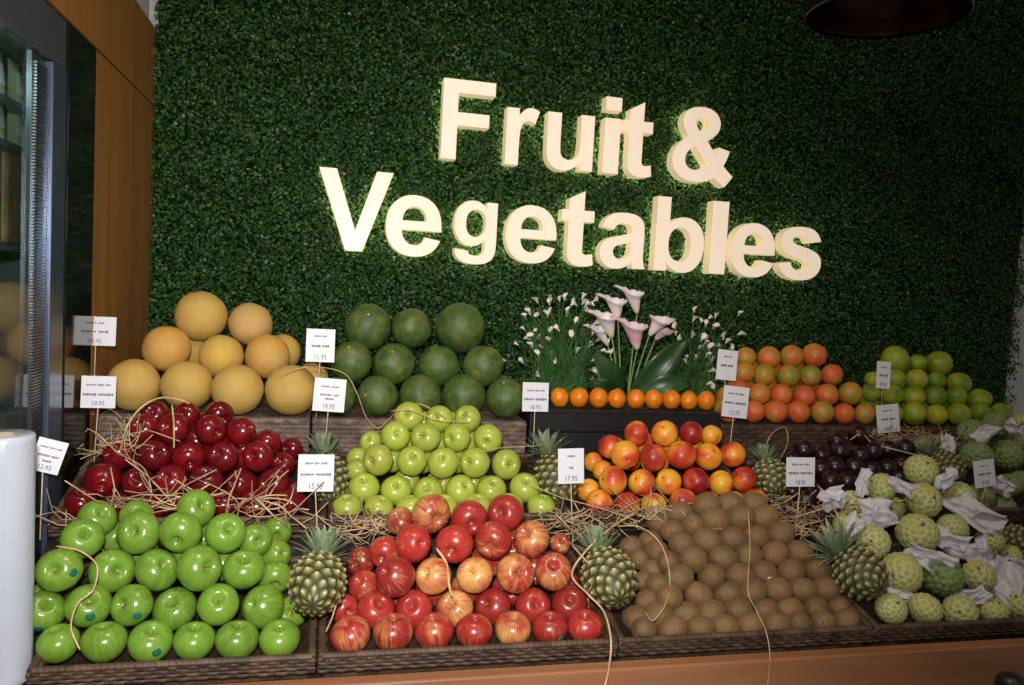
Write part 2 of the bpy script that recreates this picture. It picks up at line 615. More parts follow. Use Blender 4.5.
def leaf_mat():
    g = np.random.default_rng(3)
    N = 150000
    xs = g.uniform(hx0-0.005, hx1, N)
    zs = g.uniform(hz0+0.03, hz1, N)
    edge = hx1 - 0.03 + 0.022*np.sin(zs*23) + 0.018*np.sin(zs*61+1) + 0.02*g.normal(size=N)
    keep = xs < edge
    xs, zs = xs[keep], zs[keep]
    N = len(xs)
    lump = 0.012*np.sin(xs*19+2*np.sin(zs*11)) + 0.010*np.sin(zs*23+xs*7)
    ys = 2.862 - 0.014 - np.abs(g.normal(0, 0.012, N)) - lump*0.6
    L = g.uniform(0.0085, 0.0155, N)
    Wd = L*g.uniform(0.28, 0.38, N)
    nrm = np.stack([g.normal(0, 0.55, N), -np.ones(N), g.normal(0.25, 0.55, N)], 1)
    nrm /= np.linalg.norm(nrm, axis=1)[:, None]
    t = g.normal(size=(N, 3))
    t -= nrm*np.sum(t*nrm, 1)[:, None]
    t /= np.linalg.norm(t, axis=1)[:, None]
    b = np.cross(nrm, t)
    P = np.stack([xs, ys, zs], 1)
    shape = [(-0.5, 0, 0), (-0.12, 1, 0.35), (0.28, 0.8, 0.3), (0.5, 0, -0.1), (0.28, -0.8, 0.3), (-0.12, -1, 0.35)]
    V = np.empty((N, 6, 3))
    for k, (a, c, d) in enumerate(shape):
        V[:, k] = P + t*(a*L)[:, None] + b*(c*Wd)[:, None] + nrm*(d*Wd)[:, None]
    V = V.reshape(-1, 3) - np.array([1.15, 2.87, hz0])
    base = (np.arange(N)*6)[:, None]
    quads = np.concatenate([base + np.array([[0, 1, 2, 3]]), base + np.array([[0, 3, 4, 5]])], 1).reshape(-1)
    me = bpy.data.meshes.new('leaf_mat')
    me.vertices.add(N*6)
    me.vertices.foreach_set('co', V.reshape(-1).astype(np.float32))
    me.loops.add(N*8)
    me.loops.foreach_set('vertex_index', quads.astype(np.int32))
    me.polygons.add(N*2)
    me.polygons.foreach_set('loop_start', (np.arange(N*2)*4).astype(np.int32))
    me.polygons.foreach_set('loop_total', np.full(N*2, 4, np.int32))
    me.update(calc_edges=True)
    at = me.attributes.new('tint', 'FLOAT', 'POINT')
    at.data.foreach_set('value', np.repeat(np.clip(g.beta(1.6, 1.7, N), 0, 1)*0.97 + (g.random(N) > 0.985)*0.5, 6).astype(np.float32))
    me.materials.append(M['leaf'])
    me.validate()
    o = link(bpy.data.objects.new('leaf_mat', me), hb)
    o['kind'] = 'stuff'


leaf_mat()

# ------------------------------------------------------------------ display counter (stepped stand)
cn = thing('display_counter', 'red-brown wooden display counter with dark stepped top carrying every crate', 'counter', (1.0, 1.4, 0))
XA, XB = -0.555, 3.0
prof = [(1.435, 0.0), (1.435, 0.8405), (1.797, 0.9305), (1.797, 0.992), (2.160, 1.082), (2.160, 1.108), (2.845, 1.108), (2.845, 0)]
st = MB()
n = len(prof)
st.add([(XA-1.0, y-1.4, z) for y, z in prof] + [(XB-1.0, y-1.4, z) for y, z in prof],
       [tuple(range(n)), tuple(range(2*n-1, n-1, -1))] + [(i, n+i, n+(i+1) % n, (i+1) % n) for i in range(n)])
st.build('stepped_top', M['shelf'], cn, smooth=False)
bevel(MB().box((XA-1.0, 0.0, 0.0), (XB-1.0, 0.034, 0.871)).build('front_board', M['counter'], cn, smooth=False), 0.004)

# black round-topped thing at the lower right corner
bo = thing('black_post', 'black round-topped post in front of the wooden counter at lower right corner', 'post', (0, 0, 0))
bo.location = Vector((atY(1012, 680, 1.30).x, 1.30, 0.0))
zt = atY(1008, 674, 1.30).z
MB().lathe([(0, 0), (0.03, 0), (0.03, zt-0.03), (0.03, zt-0.016), (0.022, zt-0.005), (0.012, zt), (0, zt+0.001)], 20).build('post', M['black'], bo)
MB().lathe([(0, 0), (0.07, 0), (0.07, 0.006), (0.03, 0.012), (0, 0.012)], 20).build('foot_plate', M['black'], bo)


# ------------------------------------------------------------------ wicker crates
def woven(mb, o, u, v, nrm, LU, LV, rows, pitch=0.034, amp=0.0016, ph=0):
    o, u, v, nrm = Vector(o), Vector(u), Vector(v), Vector(nrm)
    h = LV/rows
    nu = max(8, int(LU/pitch*6))
    for j in range(rows):
        vs, fs = [], []
        for i in range(nu+1):
            s = LU*i/nu
            off = amp*math.tanh(2.2*math.sin(2*math.pi*s/pitch + math.pi*(j+ph)))
            for k, (c, d) in enumerate(((0.0, -0.0005), (0.2, 0.0012), (0.5, 0.0017), (0.8, 0.0012), (1.0, -0.0005))):
                vs.append(o + u*s + v*(h*(j+c)) + nrm*(off + d))
        for i in range(nu):
            for k in range(4):
                fs.append((i*5+k, (i+1)*5+k, (i+1)*5+k+1, i*5+k+1))
        mb.add(vs, fs)


def ribbed(mb, a, b, r, pitch=0.011):
    a, b = Vector(a), Vector(b)
    L = (b-a).length
    n_ = max(6, int(L/pitch*4))
    mb.tube([a.lerp(b, i/n_) for i in range(n_+1)], [r*(1 + 0.06*math.sin(2*math.pi*L*i/n_/pitch)) for i in range(n_+1)], 8)


def crate(label, x0, x1, yf, depth_, zb, hgt, tilt, floor_z, mat, rows, name='wicker_crate', pitch=0.034):
    """local frame: x along the front, y into the display, z up; floor_z = height of its inner floor"""
    t = thing(name, label, 'crate', (x0, yf, zb), (R(tilt), 0, 0), 'wicker crates on the stepped counter')
    LX_, th = x1-x0, 0.012
    hh = hgt - 0.008
    for nm, a, b, o, u, nr, L in (
            ('front_panel', (0, 0.003, 0), (LX_, th, hh), (0, 0, 0), (1, 0, 0), (0, -1, 0), LX_),
            ('back_panel', (0, depth_-th, 0), (LX_, depth_-0.003, hh), (LX_, depth_, 0), (-1, 0, 0), (0, 1, 0), LX_),
            ('side_panel', (0.003, th, 0), (th, depth_-th, hh), (0, depth_, 0), (0, -1, 0), (-1, 0, 0), depth_),
            ('side_panel', (LX_-th, th, 0), (LX_-0.003, depth_-th, hh), (LX_, 0, 0), (0, 1, 0), (1, 0, 0), depth_)):
        mb = MB().box(a, b)
        woven(mb, o, u, (0, 0, 1), nr, L, hh, rows, pitch)
        iu = Vector(u)
        if nm != 'back_panel':
            woven(mb, Vector(o) + iu*L - Vector(nr)*(th+0.001), -iu, (0, 0, 1), -Vector(nr), L, hh, rows, pitch)
        mb.build(nm, mat, t)
    MB().box((th, th, floor_z-0.008), (LX_-th, depth_-th, floor_z)).build('base_panel', mat, t, smooth=False)
    mb = MB()
    rr = 0.0075
    zz = hgt - rr
    cs = [(rr-0.002, rr-0.002, zz), (LX_-rr+0.002, rr-0.002, zz), (LX_-rr+0.002, depth_-rr, zz), (rr-0.002, depth_-rr, zz)]
    for i in range(4):
        ribbed(mb, cs[i], cs[(i+1) % 4], rr)
    mb.build('rim', mat, t)
    return t


FT = 14.0
FY, FZ = 1.453, 0.8680
MY, MZ = 1.812, 1.0180
BY, BZ = 2.185, 1.109
crate('wicker crate of glossy green apples at the front left', -0.468, 0.006, FY, 0.325, FZ, 0.041, FT, -0.011, M['wicker'], 4)
crate('wicker crate of red and yellow striped apples in the front row', 0.012, 0.592, FY, 0.325, FZ, 0.041, FT, -0.011, M['wicker'], 4)
crate('wicker crate full of brown kiwifruit in the front row', 0.598, 1.182, FY, 0.325, FZ, 0.041, FT, -0.011, M['wicker'], 4)
crate('wicker crate of custard apples in tissue at the front right', 1.188, 1.775, FY, 0.325, FZ, 0.041, FT, -0.011, M['wicker'], 4)
crate('wicker crate of dark red apples in the middle row, left end', -0.548, 0.018, MY, 0.33, MZ, 0.041, FT, -0.011, M['wicker'], 4)
crate('wicker crate of yellow-green apples in the middle row', 0.024, 0.580, MY, 0.33, MZ, 0.041, FT, -0.011, M['wicker'], 4)
crate('wicker crate of yellow and red nectarines in the middle row', 0.586, 1.120, MY, 0.33, MZ, 0.041, FT, -0.011, M['wicker'], 4)
crate('wicker crate of dark purple plums in the middle row', 1.126, 1.600, MY, 0.33, MZ, 0.041, FT, -0.011, M['wicker'], 4)
crate('wicker crate of wrapped green custard apples in the middle row, right end', 1.606, 2.20, MY, 0.33, MZ, 0.041, FT, -0.011, M['wicker'], 4)
crate('greyish wicker crate under the orange netted melons', -0.552, -0.030, BY, 0.40, BZ, 0.106, 0, 0.100, M['wicker_grey'], 8, pitch=0.05)
crate('greyish wicker crate under the watermelons', -0.022, 0.572, BY, 0.40, BZ, 0.106, 0, 0.100, M['wicker_grey'], 8, pitch=0.05)
crate('dark brown wicker crate under the orange-green citrus fruit', 1.188, 1.690, BY, 0.40, BZ, 0.106, 0, 0.100, M['wicker'], 8, pitch=0.05)
crate('dark brown wicker crate under the stacked green citrus fruit', 1.698, 2.270, BY, 0.40, BZ, 0.106, 0, 0.100, M['wicker'], 8, pitch=0.05)

bx = thing('black_box', 'long black box with grooved front holding mandarins and flowering plants', 'box', (0.582, BY, BZ))
b_ = MB().box((0, 0.004, 0), (0.596, 0.46, 0.072)).box((0, 0.010, 0.072), (0.596, 0.46, 0.078)).box((0, 0.0, 0.078), (0.596, 0.46, 0.134))
bevel(b_.build('body', M['black'], bx, smooth=False), 0.002)
MB().box((-0.003, -0.004, 0.134), (0.599, 0.464, 0.140)).build('rim', M['black'], bx, smooth=False)
BOXTOP = BZ + 0.140


def crate_floor(y):
    if y < 1.80:
        return FZ - 0.011 + (y-FY)*math.tan(R(FT))
    if y < 2.165:
        return MZ - 0.011 + (y-MY)*math.tan(R(FT))
    return BZ + 0.100


# ------------------------------------------------------------------ fruit meshes (unit radius)
def apple_mesh(name, mat, tall=0.9, top=0.52, bot=0.34, wt=0.21, taper=0.10, lobe=0.03):
    prof = []
    K = 22
    for j in range(K+1):
        t = math.pi*(1-j/K)
        r = math.sin(t)*(1 + taper*math.cos(t))
        z = math.cos(t)*tall
        if math.cos(t) > 0:
            z -= top*math.exp(-(r/wt)**2)
        else:
            z += bot*math.exp(-(r/(wt*0.8))**2)
        prof.append((0 if j in (0, K) else r, z))
    ph = rng.random()*6
    return MB().lathe(prof, 30, fn=lambda w, s: 1 + lobe*math.cos(5*w+ph)*max(0, 0.55-s) + 0.018*math.sin(2*w+ph)).mesh(name, mat), tall-top, -(tall-bot)


def apple_kind(name, mat, stemmat, n_var=3, **kw):
    out = []
    for i in range(n_var):
        me, zt, zb = apple_mesh(name, mat, **kw)
        a = rng.uniform(-0.12, 0.12)
        stem = MB().tube([(0, 0, zt-0.03), (a*0.3, 0, zt+0.15), (a, a*0.5, zt+0.36)], [0.035, 0.03, 0.045], 7).mesh('stem', stemmat)
        cm = MB()
        for k in range(5):
            w = 2*math.pi*k/5
            c, s = math.cos(w), math.sin(w)
            cm.add([(0.03*c-0.03*s, 0.03*s+0.03*c, zb), (0.03*c+0.03*s, 0.03*s-0.03*c, zb), (0.11*c, 0.11*s, zb-0.06), (0.05*c, 0.05*s, zb-0.11)], [(0, 1, 2), (0, 2, 3), (1, 3, 2)])
        cm.lathe([(0, zb-0.03), (0.05, zb-0.02), (0.05, zb+0.01)], 8)
        out.append([(me, None), (stem, 'stem'), (cm.mesh('calyx', M['calyx']), 'calyx')])
    return out


def sphere_prof(K=20, a=1.0, b=1.0, p=1.0):
    return [(0 if j in (0, K) else a*math.sin(math.pi*j/K)**p, -b*math.cos(math.pi*j/K)) for j in range(K+1)]


def crease_mesh(name, mat, tall=0.97, depth_=0.10, dimple=0.18):
    prof = [(0 if j in (0, 22) else math.sin(math.pi*j/22), -tall*math.cos(math.pi*j/22)) for j in range(23)]
    prof = [(r, z - (dimple*math.exp(-(r/0.22)**2) if z > 0 else 0)) for r, z in prof]
    return MB().lathe(prof, 32, fn=lambda w, s: 1 - depth_*math.exp(-((w-math.pi)/0.22)**2) + 0.012*math.sin(3*w)).mesh(name, mat)


def melon_mesh(name, mat, sx=1.0, sz=1.0, rough=0.02):
    off = Vector((rng.random()*9, rng.random()*9, 0))
    mb = MB().lathe(sphere_prof(26, sx, sz), 40)
    mb.v = [tuple(Vector(v)*(1 + rough*noise.noise(Vector(v)*1.7 + off))) for v in mb.v]
    return mb.mesh(name, mat)


def knob_mesh(name, mat, npts=80, amp=0.13, sz=0.95, taper=0.0):
    pts = []
    ga = math.pi*(3-math.sqrt(5))
    for i in range(npts):
        z = 1-2*(i+0.5)/npts
        r = math.sqrt(1-z*z)
        pts.append((r*math.cos(ga*i), r*math.sin(ga*i), z))
    P = np.array(pts)
    mb = MB().lathe(sphere_prof(44), 64)
    V = np.array(mb.v)
    D = V @ P.T
    srt = np.sort(np.arccos(np.clip(D, -1, 1)), 1)
    e = np.clip((srt[:, 1]-srt[:, 0])/(0.9*math.sqrt(4*math.pi/npts)), 0, 1)
    r = 1 + amp*(e**0.55 - 0.6)
    V = V*r[:, None]
    k = 1 - taper*(V[:, 2] < 0)*(-V[:, 2])
    V[:, 0] *= k
    V[:, 1] *= k
    V[:, 2] *= sz
    mb.v = [tuple(v) for v in V]
    me = mb.mesh(name, mat)
    at = me.attributes.new('eye', 'FLOAT', 'POINT')
    at.data.foreach_set('value', e.astype(np.float32))
    return me


def stub(z, r=0.06, h=0.08, mat=None, name='stem'):
    return MB().lathe([(0, z-0.06), (r, z-0.05), (r*1.15, z+h*0.7), (r*0.9, z+h), (0, z+h)], 10).mesh(name, mat)


KIND = {
    'granny': apple_kind('green_apple', M['granny'], M['stem'], 3, tall=0.90),
    'pale': apple_kind('yellow_green_apple', M['pale'], M['stem'], 3, tall=0.94, top=0.46, wt=0.2),
    'red': apple_kind('dark_red_apple', M['red'], M['stem'], 3, tall=0.98, top=0.55, bot=0.42, lobe=0.07, taper=0.16),
    'gala': apple_kind('striped_apple', M['gala'], M['greenstem'], 3, tall=0.92, wt=0.22),
    'nectarine': [[(crease_mesh('nectarine', M['nectarine'], rng.uniform(0.93, 1.02), rng.uniform(0.05, 0.12)), None), (stub(0.78, 0.07, 0.05, M['calyx'], 'stem_scar'), 'stem_scar')] for i in range(3)],
    'kiwi': [[(melon_mesh('kiwifruit', M['kiwi'], 0.97, 1.13, 0.05), None), (stub(1.12, 0.09, 0.05, M['calyx'], 'blossom_end'), 'blossom_end'), (stub(-1.14, 0.06, 0.02, M['calyx'], 'stem_end'), 'stem_end')] for i in range(3)],
    'plum': [[(crease_mesh('plum', M['plum'], 1.02, 0.05, 0.12), None), (stub(0.88, 0.04, 0.03, M['stem'], 'stem'), 'stem')] for i in range(2)],
    'mandarin': [[(melon_mesh('mandarin', M['mandarin'], 1.0, 1.07, 0.05), None), (stub(1.06, 0.09, 0.04, M['greenstem'], 'stem_button'), 'stem_button')] for i in range(3)],
    'blush': [[(melon_mesh('citrus_fruit', M['blush'], 1.0, 0.97, 0.04), None), (stub(0.96, 0.06, 0.03, M['scar'], 'stem_button'), 'stem_button')] for i in range(3)],
    'lime': [[(melon_mesh('green_citrus_fruit', M['lime'], 1.0, 0.95, 0.05), None), (stub(0.94, 0.06, 0.03, M['scar'], 'stem_button'), 'stem_button')] for i in range(3)],
    'melon': [[(melon_mesh('netted_melon', M['melon'], 1.0, rng.uniform(0.96, 1.04), 0.03), None), (stub(0.985, 0.07, 0.03, M['scar'], 'stem_scar'), 'stem_scar')] for i in range(3)],
    'watermelon': [[(melon_mesh('watermelon', M['watermelon'], 1.0, rng.uniform(0.95, 1.02), 0.05), None), (stub(0.97, 0.05, 0.05, M['scar'], 'stem_scar'), 'stem_scar')] for i in range(3)],
    'custard': [[(knob_mesh('custard_apple', M['custard'], nn, 0.11, sz, 0.18), None), (stub(sz*0.99, 0.08, 0.08, M['stem'], 'stem'), 'stem')] for nn, sz in ((100, 0.92), (125, 0.98), (85, 1.0))],
    'custard_dark': [[(knob_mesh('custard_apple', M['custard_dark'], nn, 0.15, sz, 0.18), None), (stub(sz*0.99, 0.08, 0.08, M['stem'], 'stem'), 'stem')] for nn, sz in ((95, 0.95), (75, 0.92))],
}


def put(kind, pos, rad, axis, label, cat, group, color=(1, 1, 1, 1), sticker=None):
    parts = rng.choice(KIND[kind])
    me = parts[0][0]
    o = link(bpy.data.objects.new(me.name.split('.')[0], me))
    o.location = pos
    q = Vector(axis).to_track_quat('Z', 'Y') @ Quaternion((0, 0, 1), rng.uniform(0, 6.28))
    o.rotation_mode = 'QUATERNION'
    o.rotation_quaternion = q
    o.scale = (rad*0.97,)*3
    o.color = color
    tag(o, label, cat, group)
    for pm, nm in parts[1:]:
        c = link(bpy.data.objects.new(nm, pm), o)
        c.color = color
    if sticker:
        # a small curved disc on the side facing the shopper
        d = q.inverted() @ Vector(sticker[1]).normalized()
        s = link(bpy.data.objects.new('sticker', sticker[0]), o)
        s.rotation_mode = 'QUATERNION'
        s.rotation_quaternion = d.to_track_quat('Z', 'Y')
    return o


def cap_mesh(mat, ang=0.20):
    return MB().lathe([(0, 1.015)] + [(1.012*math.sin(ang*k/3), 1.025*math.cos(ang*k/3)) for k in (1, 2, 3)] + [(0.99*math.sin(ang), 0.99*math.cos(ang))], 14).mesh('sticker', mat)


STICK, STICKW = cap_mesh(M['sticker']), cap_mesh(M['white_sticker'], 0.24)
ORD = ['first', 'second', 'third', 'fourth', 'fifth', 'sixth', 'seventh', 'eighth', 'ninth', 'tenth', 'eleventh', 'twelfth', 'thirteenth', 'fourteenth', 'fifteenth']


def rowname(i, n_):
    if i == 0:
        return 'bottom row'
    if i == n_-1:
        return 'top row'
    return ORD[i] + ' row up'


def relax(P, Rd, fixed=None, it=60, tol=1.0, floor=True, anchor=True):
    P = np.array(P, float)
    home = P.copy()
    cam0 = np.array(CAM)
    Rd = np.array(Rd, float)
    n0 = len(P)
    if fixed is not None and len(fixed[0]):
        A = np.concatenate([P, np.array(fixed[0])])
        RR = np.concatenate([Rd, np.array(fixed[1])])
    else:
        A, RR = P.copy(), Rd
    mob = np.zeros(len(A))
    mob[:n0] = 1
    lim = (RR[:, None] + RR[None, :])*tol
    for _ in range(it):
        D = A[:, None, :] - A[None, :, :]
        dist = np.linalg.norm(D, axis=2) + 1e-9
        ov = np.clip(lim - dist, 0, None)
        np.fill_diagonal(ov, 0)
        if ov.max() < 1e-4:
            break
        wsum = (mob[:, None] + mob[None, :])
        wsum[wsum == 0] = 1
        mv = (D/dist[:, :, None]*(ov*mob[:, None]/wsum)[:, :, None]).sum(1)*0.6
        if anchor:
            ry = A - cam0
            ry /= np.linalg.norm(ry, axis=1)[:, None]
            al = (mv*ry).sum(1)[:, None]*ry
            A += al*1.25 + (mv - al)*0.3
            off = home - A[:n0]
            off -= (off*ry[:n0]).sum(1)[:, None]*ry[:n0]
            A[:n0] += off*0.10
        else:
            A += mv
        if floor:
            for i in range(n0):
                A[i, 2] = max(A[i, 2], crate_floor(A[i, 1]) + RR[i]*1.01)
                if A[i, 1] < 1.8:
                    A[i, 1] = max(A[i, 1], FY + 0.017 + RR[i])
                elif A[i, 1] < 2.16:
                    A[i, 1] = max(A[i, 1], MY + 0.017 + RR[i])
    return A[:n0]


def toward_tilted(p):
    d = (CAM - Vector(p)).normalized()
    s_ = d.orthogonal().normalized()
    s_.rotate(Quaternion(d, rng.uniform(0, 6.28)))
    if s_.z < 0 and rng.random() < 0.6:
        s_ = -s_
    return d + s_*math.tan(R(rng.uniform(18, 42)))


def toward(p, up=0.2, jit=0.35):
    d = (CAM - Vector(p)).normalized()
    return d + Vector((rng.gauss(0, jit), rng.gauss(0, jit*0.5), up + rng.gauss(0, jit)))


def pile(kind, noun, cat, group, where, origin, scale, rows, Y0, dY, color, flanks=(), inner=0, inner_label='', rmul=1.02,
         axis=None, stickers=None, facing=0.92, push=0.82, adj=None, bounds=None, tol=1.0):
    pos, rad, lab, alp, key = [], [], [], [], []
    nr = len(rows)
    for i, row in enumerate(rows):
        for k, e in enumerate(row):
            x, y, r = e[:3]
            a = e[3] if len(e) > 3 else None
            dy = e[4] if len(e) > 4 else 0.0
            p = atY(origin[0] + x/scale, origin[1] + y/scale, Y0 + dY*i + dy)
            pos.append(p)
            rad.append(r/scale*depth(p)/F*rmul)
            word = adj(a) if adj else noun[0]
            lab.append('%s %s, %s from left in %s %s' % (word, noun[1], ORD[k], rowname(i, nr), where))
            alp.append(a)
            key.append((i, k))
    for side, items in flanks:
        for k, e in enumerate(items):
            x, y, r, Y = e[:4]
            p = atY(origin[0] + x/scale, origin[1] + y/scale, Y)
            pos.append(p)
            rad.append(r/scale*depth(p)/F*rmul)
            lab.append('%s %s half hidden at %s side %s, %s from bottom' % (noun[0], noun[1], side, where, ORD[k]))
            alp.append(None)
            key.append((side, k))
    A = relax(pos, rad, it=60, tol=tol)
    for p, r, l, a, k in zip(A, rad, lab, alp, key):
        c, al = color(a)
        if axis:
            ax = axis(k, p)
        elif k[0] == 0:
            ax = Vector((rng.gauss(0, 0.15), -0.25 + rng.gauss(0, 0.15), 1))
        else:
            ax = toward_tilted(p)
            if rng.random() > facing:
                ax = -ax
        s = (stickers or {}).get(k)
        put(kind, p, r, ax, l, cat, group, (c[0], c[1], c[2], al), s)
    # fruit behind the outer layer that carries it
    if inner:
        up = Vector((0, dY, 0.05)).normalized()
        nin = Vector((0, 0.75, -0.66))
        cand = []
        rm = float(np.mean(rad))
        for i in range(nr):
            idx = [j for j, k in enumerate(key) if k[0] == i]
            for u, v in zip(idx, idx[1:]):
                cand.append((Vector(A[u]) + Vector(A[v]))*0.5 + nin*rm*2*push)
        ok, Bp = [], []
        for c in cand:
            if c.z < crate_floor(c.y) + rm*0.9:
                c.z = crate_floor(c.y) + rm*0.98
            Bp.append(c)
        if Bp:
            B = relax(Bp, [rm*0.97]*len(Bp), (A, rad), 80, anchor=False)
            allp = [Vector(p) for p in A]
            placed = []
            rads = list(rad)
            for c, c0 in zip(B, Bp):
                c = Vector(c)
                if (c - c0).length > rm*1.5 or (CAM - c).length < (CAM - c0).length - rm*0.35:
                    continue
                if bounds and not (bounds[0] + rm < c.x < bounds[1] - rm and bounds[2] + rm < c.y < bounds[3] - rm):
                    continue
                if all((c-q).length > (rm*0.97+w)*0.93 for q, w in zip(allp, rads)):
                    allp.append(c)
                    rads.append(rm*0.97)
                    cc, al = color(None)
                    put(kind, c, rm*0.97, toward(c, 0.4, 0.6), inner_label, cat, group + ', inner layer', (cc[0], cc[1], cc[2], al))
    return A, rad


def jitter(c, v=0.12):
    k = 1 + rng.uniform(-v, v)
    return tuple(min(1, x*k*(1 + rng.uniform(-v*0.4, v*0.4))) for x in c)


# green apples, front left
fl = 'of front left crate'
pile('granny', ('glossy green', 'apple'), 'apple', 'green apples in the front left crate', fl, (0, 470), 3.012,
     [[(130, 520, 52), (180, 521, 62), (315, 515, 66), (452, 518, 66), (588, 515, 62), (711, 513, 64), (838, 512, 62)][1:],
      [(140, 425, 62), (262, 413, 66), (396, 413, 62), (527, 420, 66), (656, 408, 62), (789, 412, 66)],
      [(180, 302, 64), (337, 300, 68), (470, 303, 64), (602, 298, 67), (736, 305, 63)],
      [(248, 210, 61), (420, 192, 64), (546, 186, 62), (680, 193, 60)],
      [(293, 148, 56), (410, 140, 50, None, 0.03), (589, 117, 58)]],
     1.500, 0.046, lambda a: (jitter((0.115, 0.225, 0.020), 0.16), 1),
     flanks=[('right', [(880, 445, 48, 1.60), (828, 320, 52, 1.635), (832, 252, 48, 1.69), (768, 212, 50, 1.69), (835, 185, 46, 1.745)]),
             ('left', [(118, 400, 55, 1.585), (350, 205, 46, 1.71)]), ],
     inner=1, inner_label='green apple mostly hidden behind the outer layer of the front left crate', bounds=(-0.46, 0, 1.45, 1.79),
     stickers={(1, 1): (STICK, (0.35, -1, -0.15)), (1, 2): (STICK, (0.45, -1, -0.2)), (0, 2): (STICK, (0.5, -1, -0.1)), (2, 0): (STICK, (0.95, -0.8, 0.1)), (1, 0): (STICK, (0.1, -1, -0.6))})

# striped apples, front
wg = 'of striped apple pile'


def gala_col(a):
    a = 0.20 + rng.uniform(-0.08, 0.08) if a is None else a
    return jitter((0.34, 0.026, 0.022), 0.2), a - 0.10


pile('gala', ('red streaked', 'apple'), 'apple', 'striped apples in the front crate', wg, (310, 485), 3.2,
     [[(130, 495, 66), (265, 500, 66, 0.30), (398, 495, 64, 0.2), (525, 495, 60), (650, 490, 60, 0.42), (768, 480, 58), (885, 475, 58)],
      [(207, 405, 64, 0.02), (335, 402, 62, 0.02), (465, 405, 61, 0.52), (588, 400, 61, 0.02), (711, 395, 59, 0.05), (833, 390, 60, 0.0)],
      [(267, 297, 65, 0.0), (395, 295, 60, 0.55), (528, 290, 58, 0.55), (655, 285, 62, 0.40), (780, 280, 60, 0.30)],
      [(332, 187, 60, 0.05), (463, 187, 62, 0.02), (587, 175, 61, 0.15), (710, 175, 60, 0.36)],
      [(385, 90, 63, 0.30), (508, 105, 60, 0.14), (627, 90, 60, 0.05)]],
     1.500, 0.046, gala_col,
     flanks=[('left', [(115, 420, 48, 1.58), (172, 322, 52, 1.615), (238, 212, 52, 1.66), (165, 245, 48, 1.70), (290, 116, 46, 1.715)]),
             ('right', [(893, 400, 42, 1.60), (800, 190, 34, 1.70)])],
     inner=1, inner_label='red streaked apple mostly hidden behind the outer layer of the striped apple pile', bounds=(0.02, 0.585, 1.45, 1.79),
     adj=lambda a: 'mostly yellow' if (a or 0) >= 0.5 else ('red and yellow' if (a or 0) >= 0.28 else 'deep red' if a is not None and a <= 0.05 else 'red streaked'),
     stickers={(1, 3): (STICK, (0.45, -1, 0.3)), (0, 5): (STICK, (0.5, -1, -0.3))})

# yellow-green apples, middle row
wp = 'of yellow-green pile'
pile('pale', ('yellow-green', 'apple'), 'apple', 'yellow-green apples in the middle row', wp, (310, 395), 3.938,
     [[(145, 447, 60), (268, 452, 58), (395, 450, 58), (525, 450, 58), (655, 450, 58), (782, 452, 58), (910, 453, 56)],
      [(212, 368, 62), (337, 378, 62), (465, 385, 62), (592, 375, 63), (715, 375, 60), (850, 370, 62)],
      [(270, 255, 62), (400, 262, 60), (524, 270, 62), (650, 268, 62), (772, 275, 60)],
      [(335, 163, 58), (457, 168, 60), (580, 168, 57), (702, 170, 58)],
      [(390, 85, 59), (510, 95, 55), (622, 95, 55)]],
     1.850, 0.046, lambda a: (jitter((0.33, 0.41, 0.04), 0.12), 1),
     flanks=[('left', [(118, 408, 46, 1.95), (185, 298, 46, 1.97), (188, 250, 46, 2.02), (240, 188, 46, 2.05)]), ('right', [(910, 415, 42, 1.95)])],
     inner=1, inner_label='yellow-green apple mostly hidden behind the outer layer of its pile', bounds=(0.03, 0.575, 1.81, 2.16))

# dark red apples, middle row left
wr = 'of dark red pile'
pile('red', ('shiny dark red', 'apple'), 'apple', 'dark red apples in the middle row', wr, (50, 390), 3.793,
     [[(115, 432, 58), (250, 445, 56), (385, 450, 56), (515, 450, 56), (655, 436, 56), (782, 440, 62), (912, 437, 62)],
      [(200, 345, 66), (335, 352, 58), (460, 348, 61), (590, 350, 62), (722, 360, 63), (850, 360, 63)],
      [(262, 240, 61), (395, 250, 60), (525, 250, 60), (660, 255, 60), (792, 252, 58)],
      [(360, 148, 54), (470, 148, 59), (607, 150, 58), (728, 155, 55)],
      [(400, 95, 50), (520, 95, 50), (640, 92, 54)]],
     1.860, 0.048, lambda a: (jitter((0.19, 0.006, 0.010), 0.3), 1),
     flanks=[('right', [(940, 395, 44, 1.95), (885, 285, 46, 1.99), (918, 222, 42, 2.06), (825, 200, 54, 2.06)])],
     inner=1, inner_label='dark red apple mostly hidden behind the outer layer of its pile', facing=0.75, bounds=(-0.54, 0.015, 1.81, 2.16))

# nectarines
wn = 'of nectarine pile'


def nect_col(a):
    return (1, 1, 1), (0.62 + rng.uniform(-0.12, 0.12) if a is None else a)


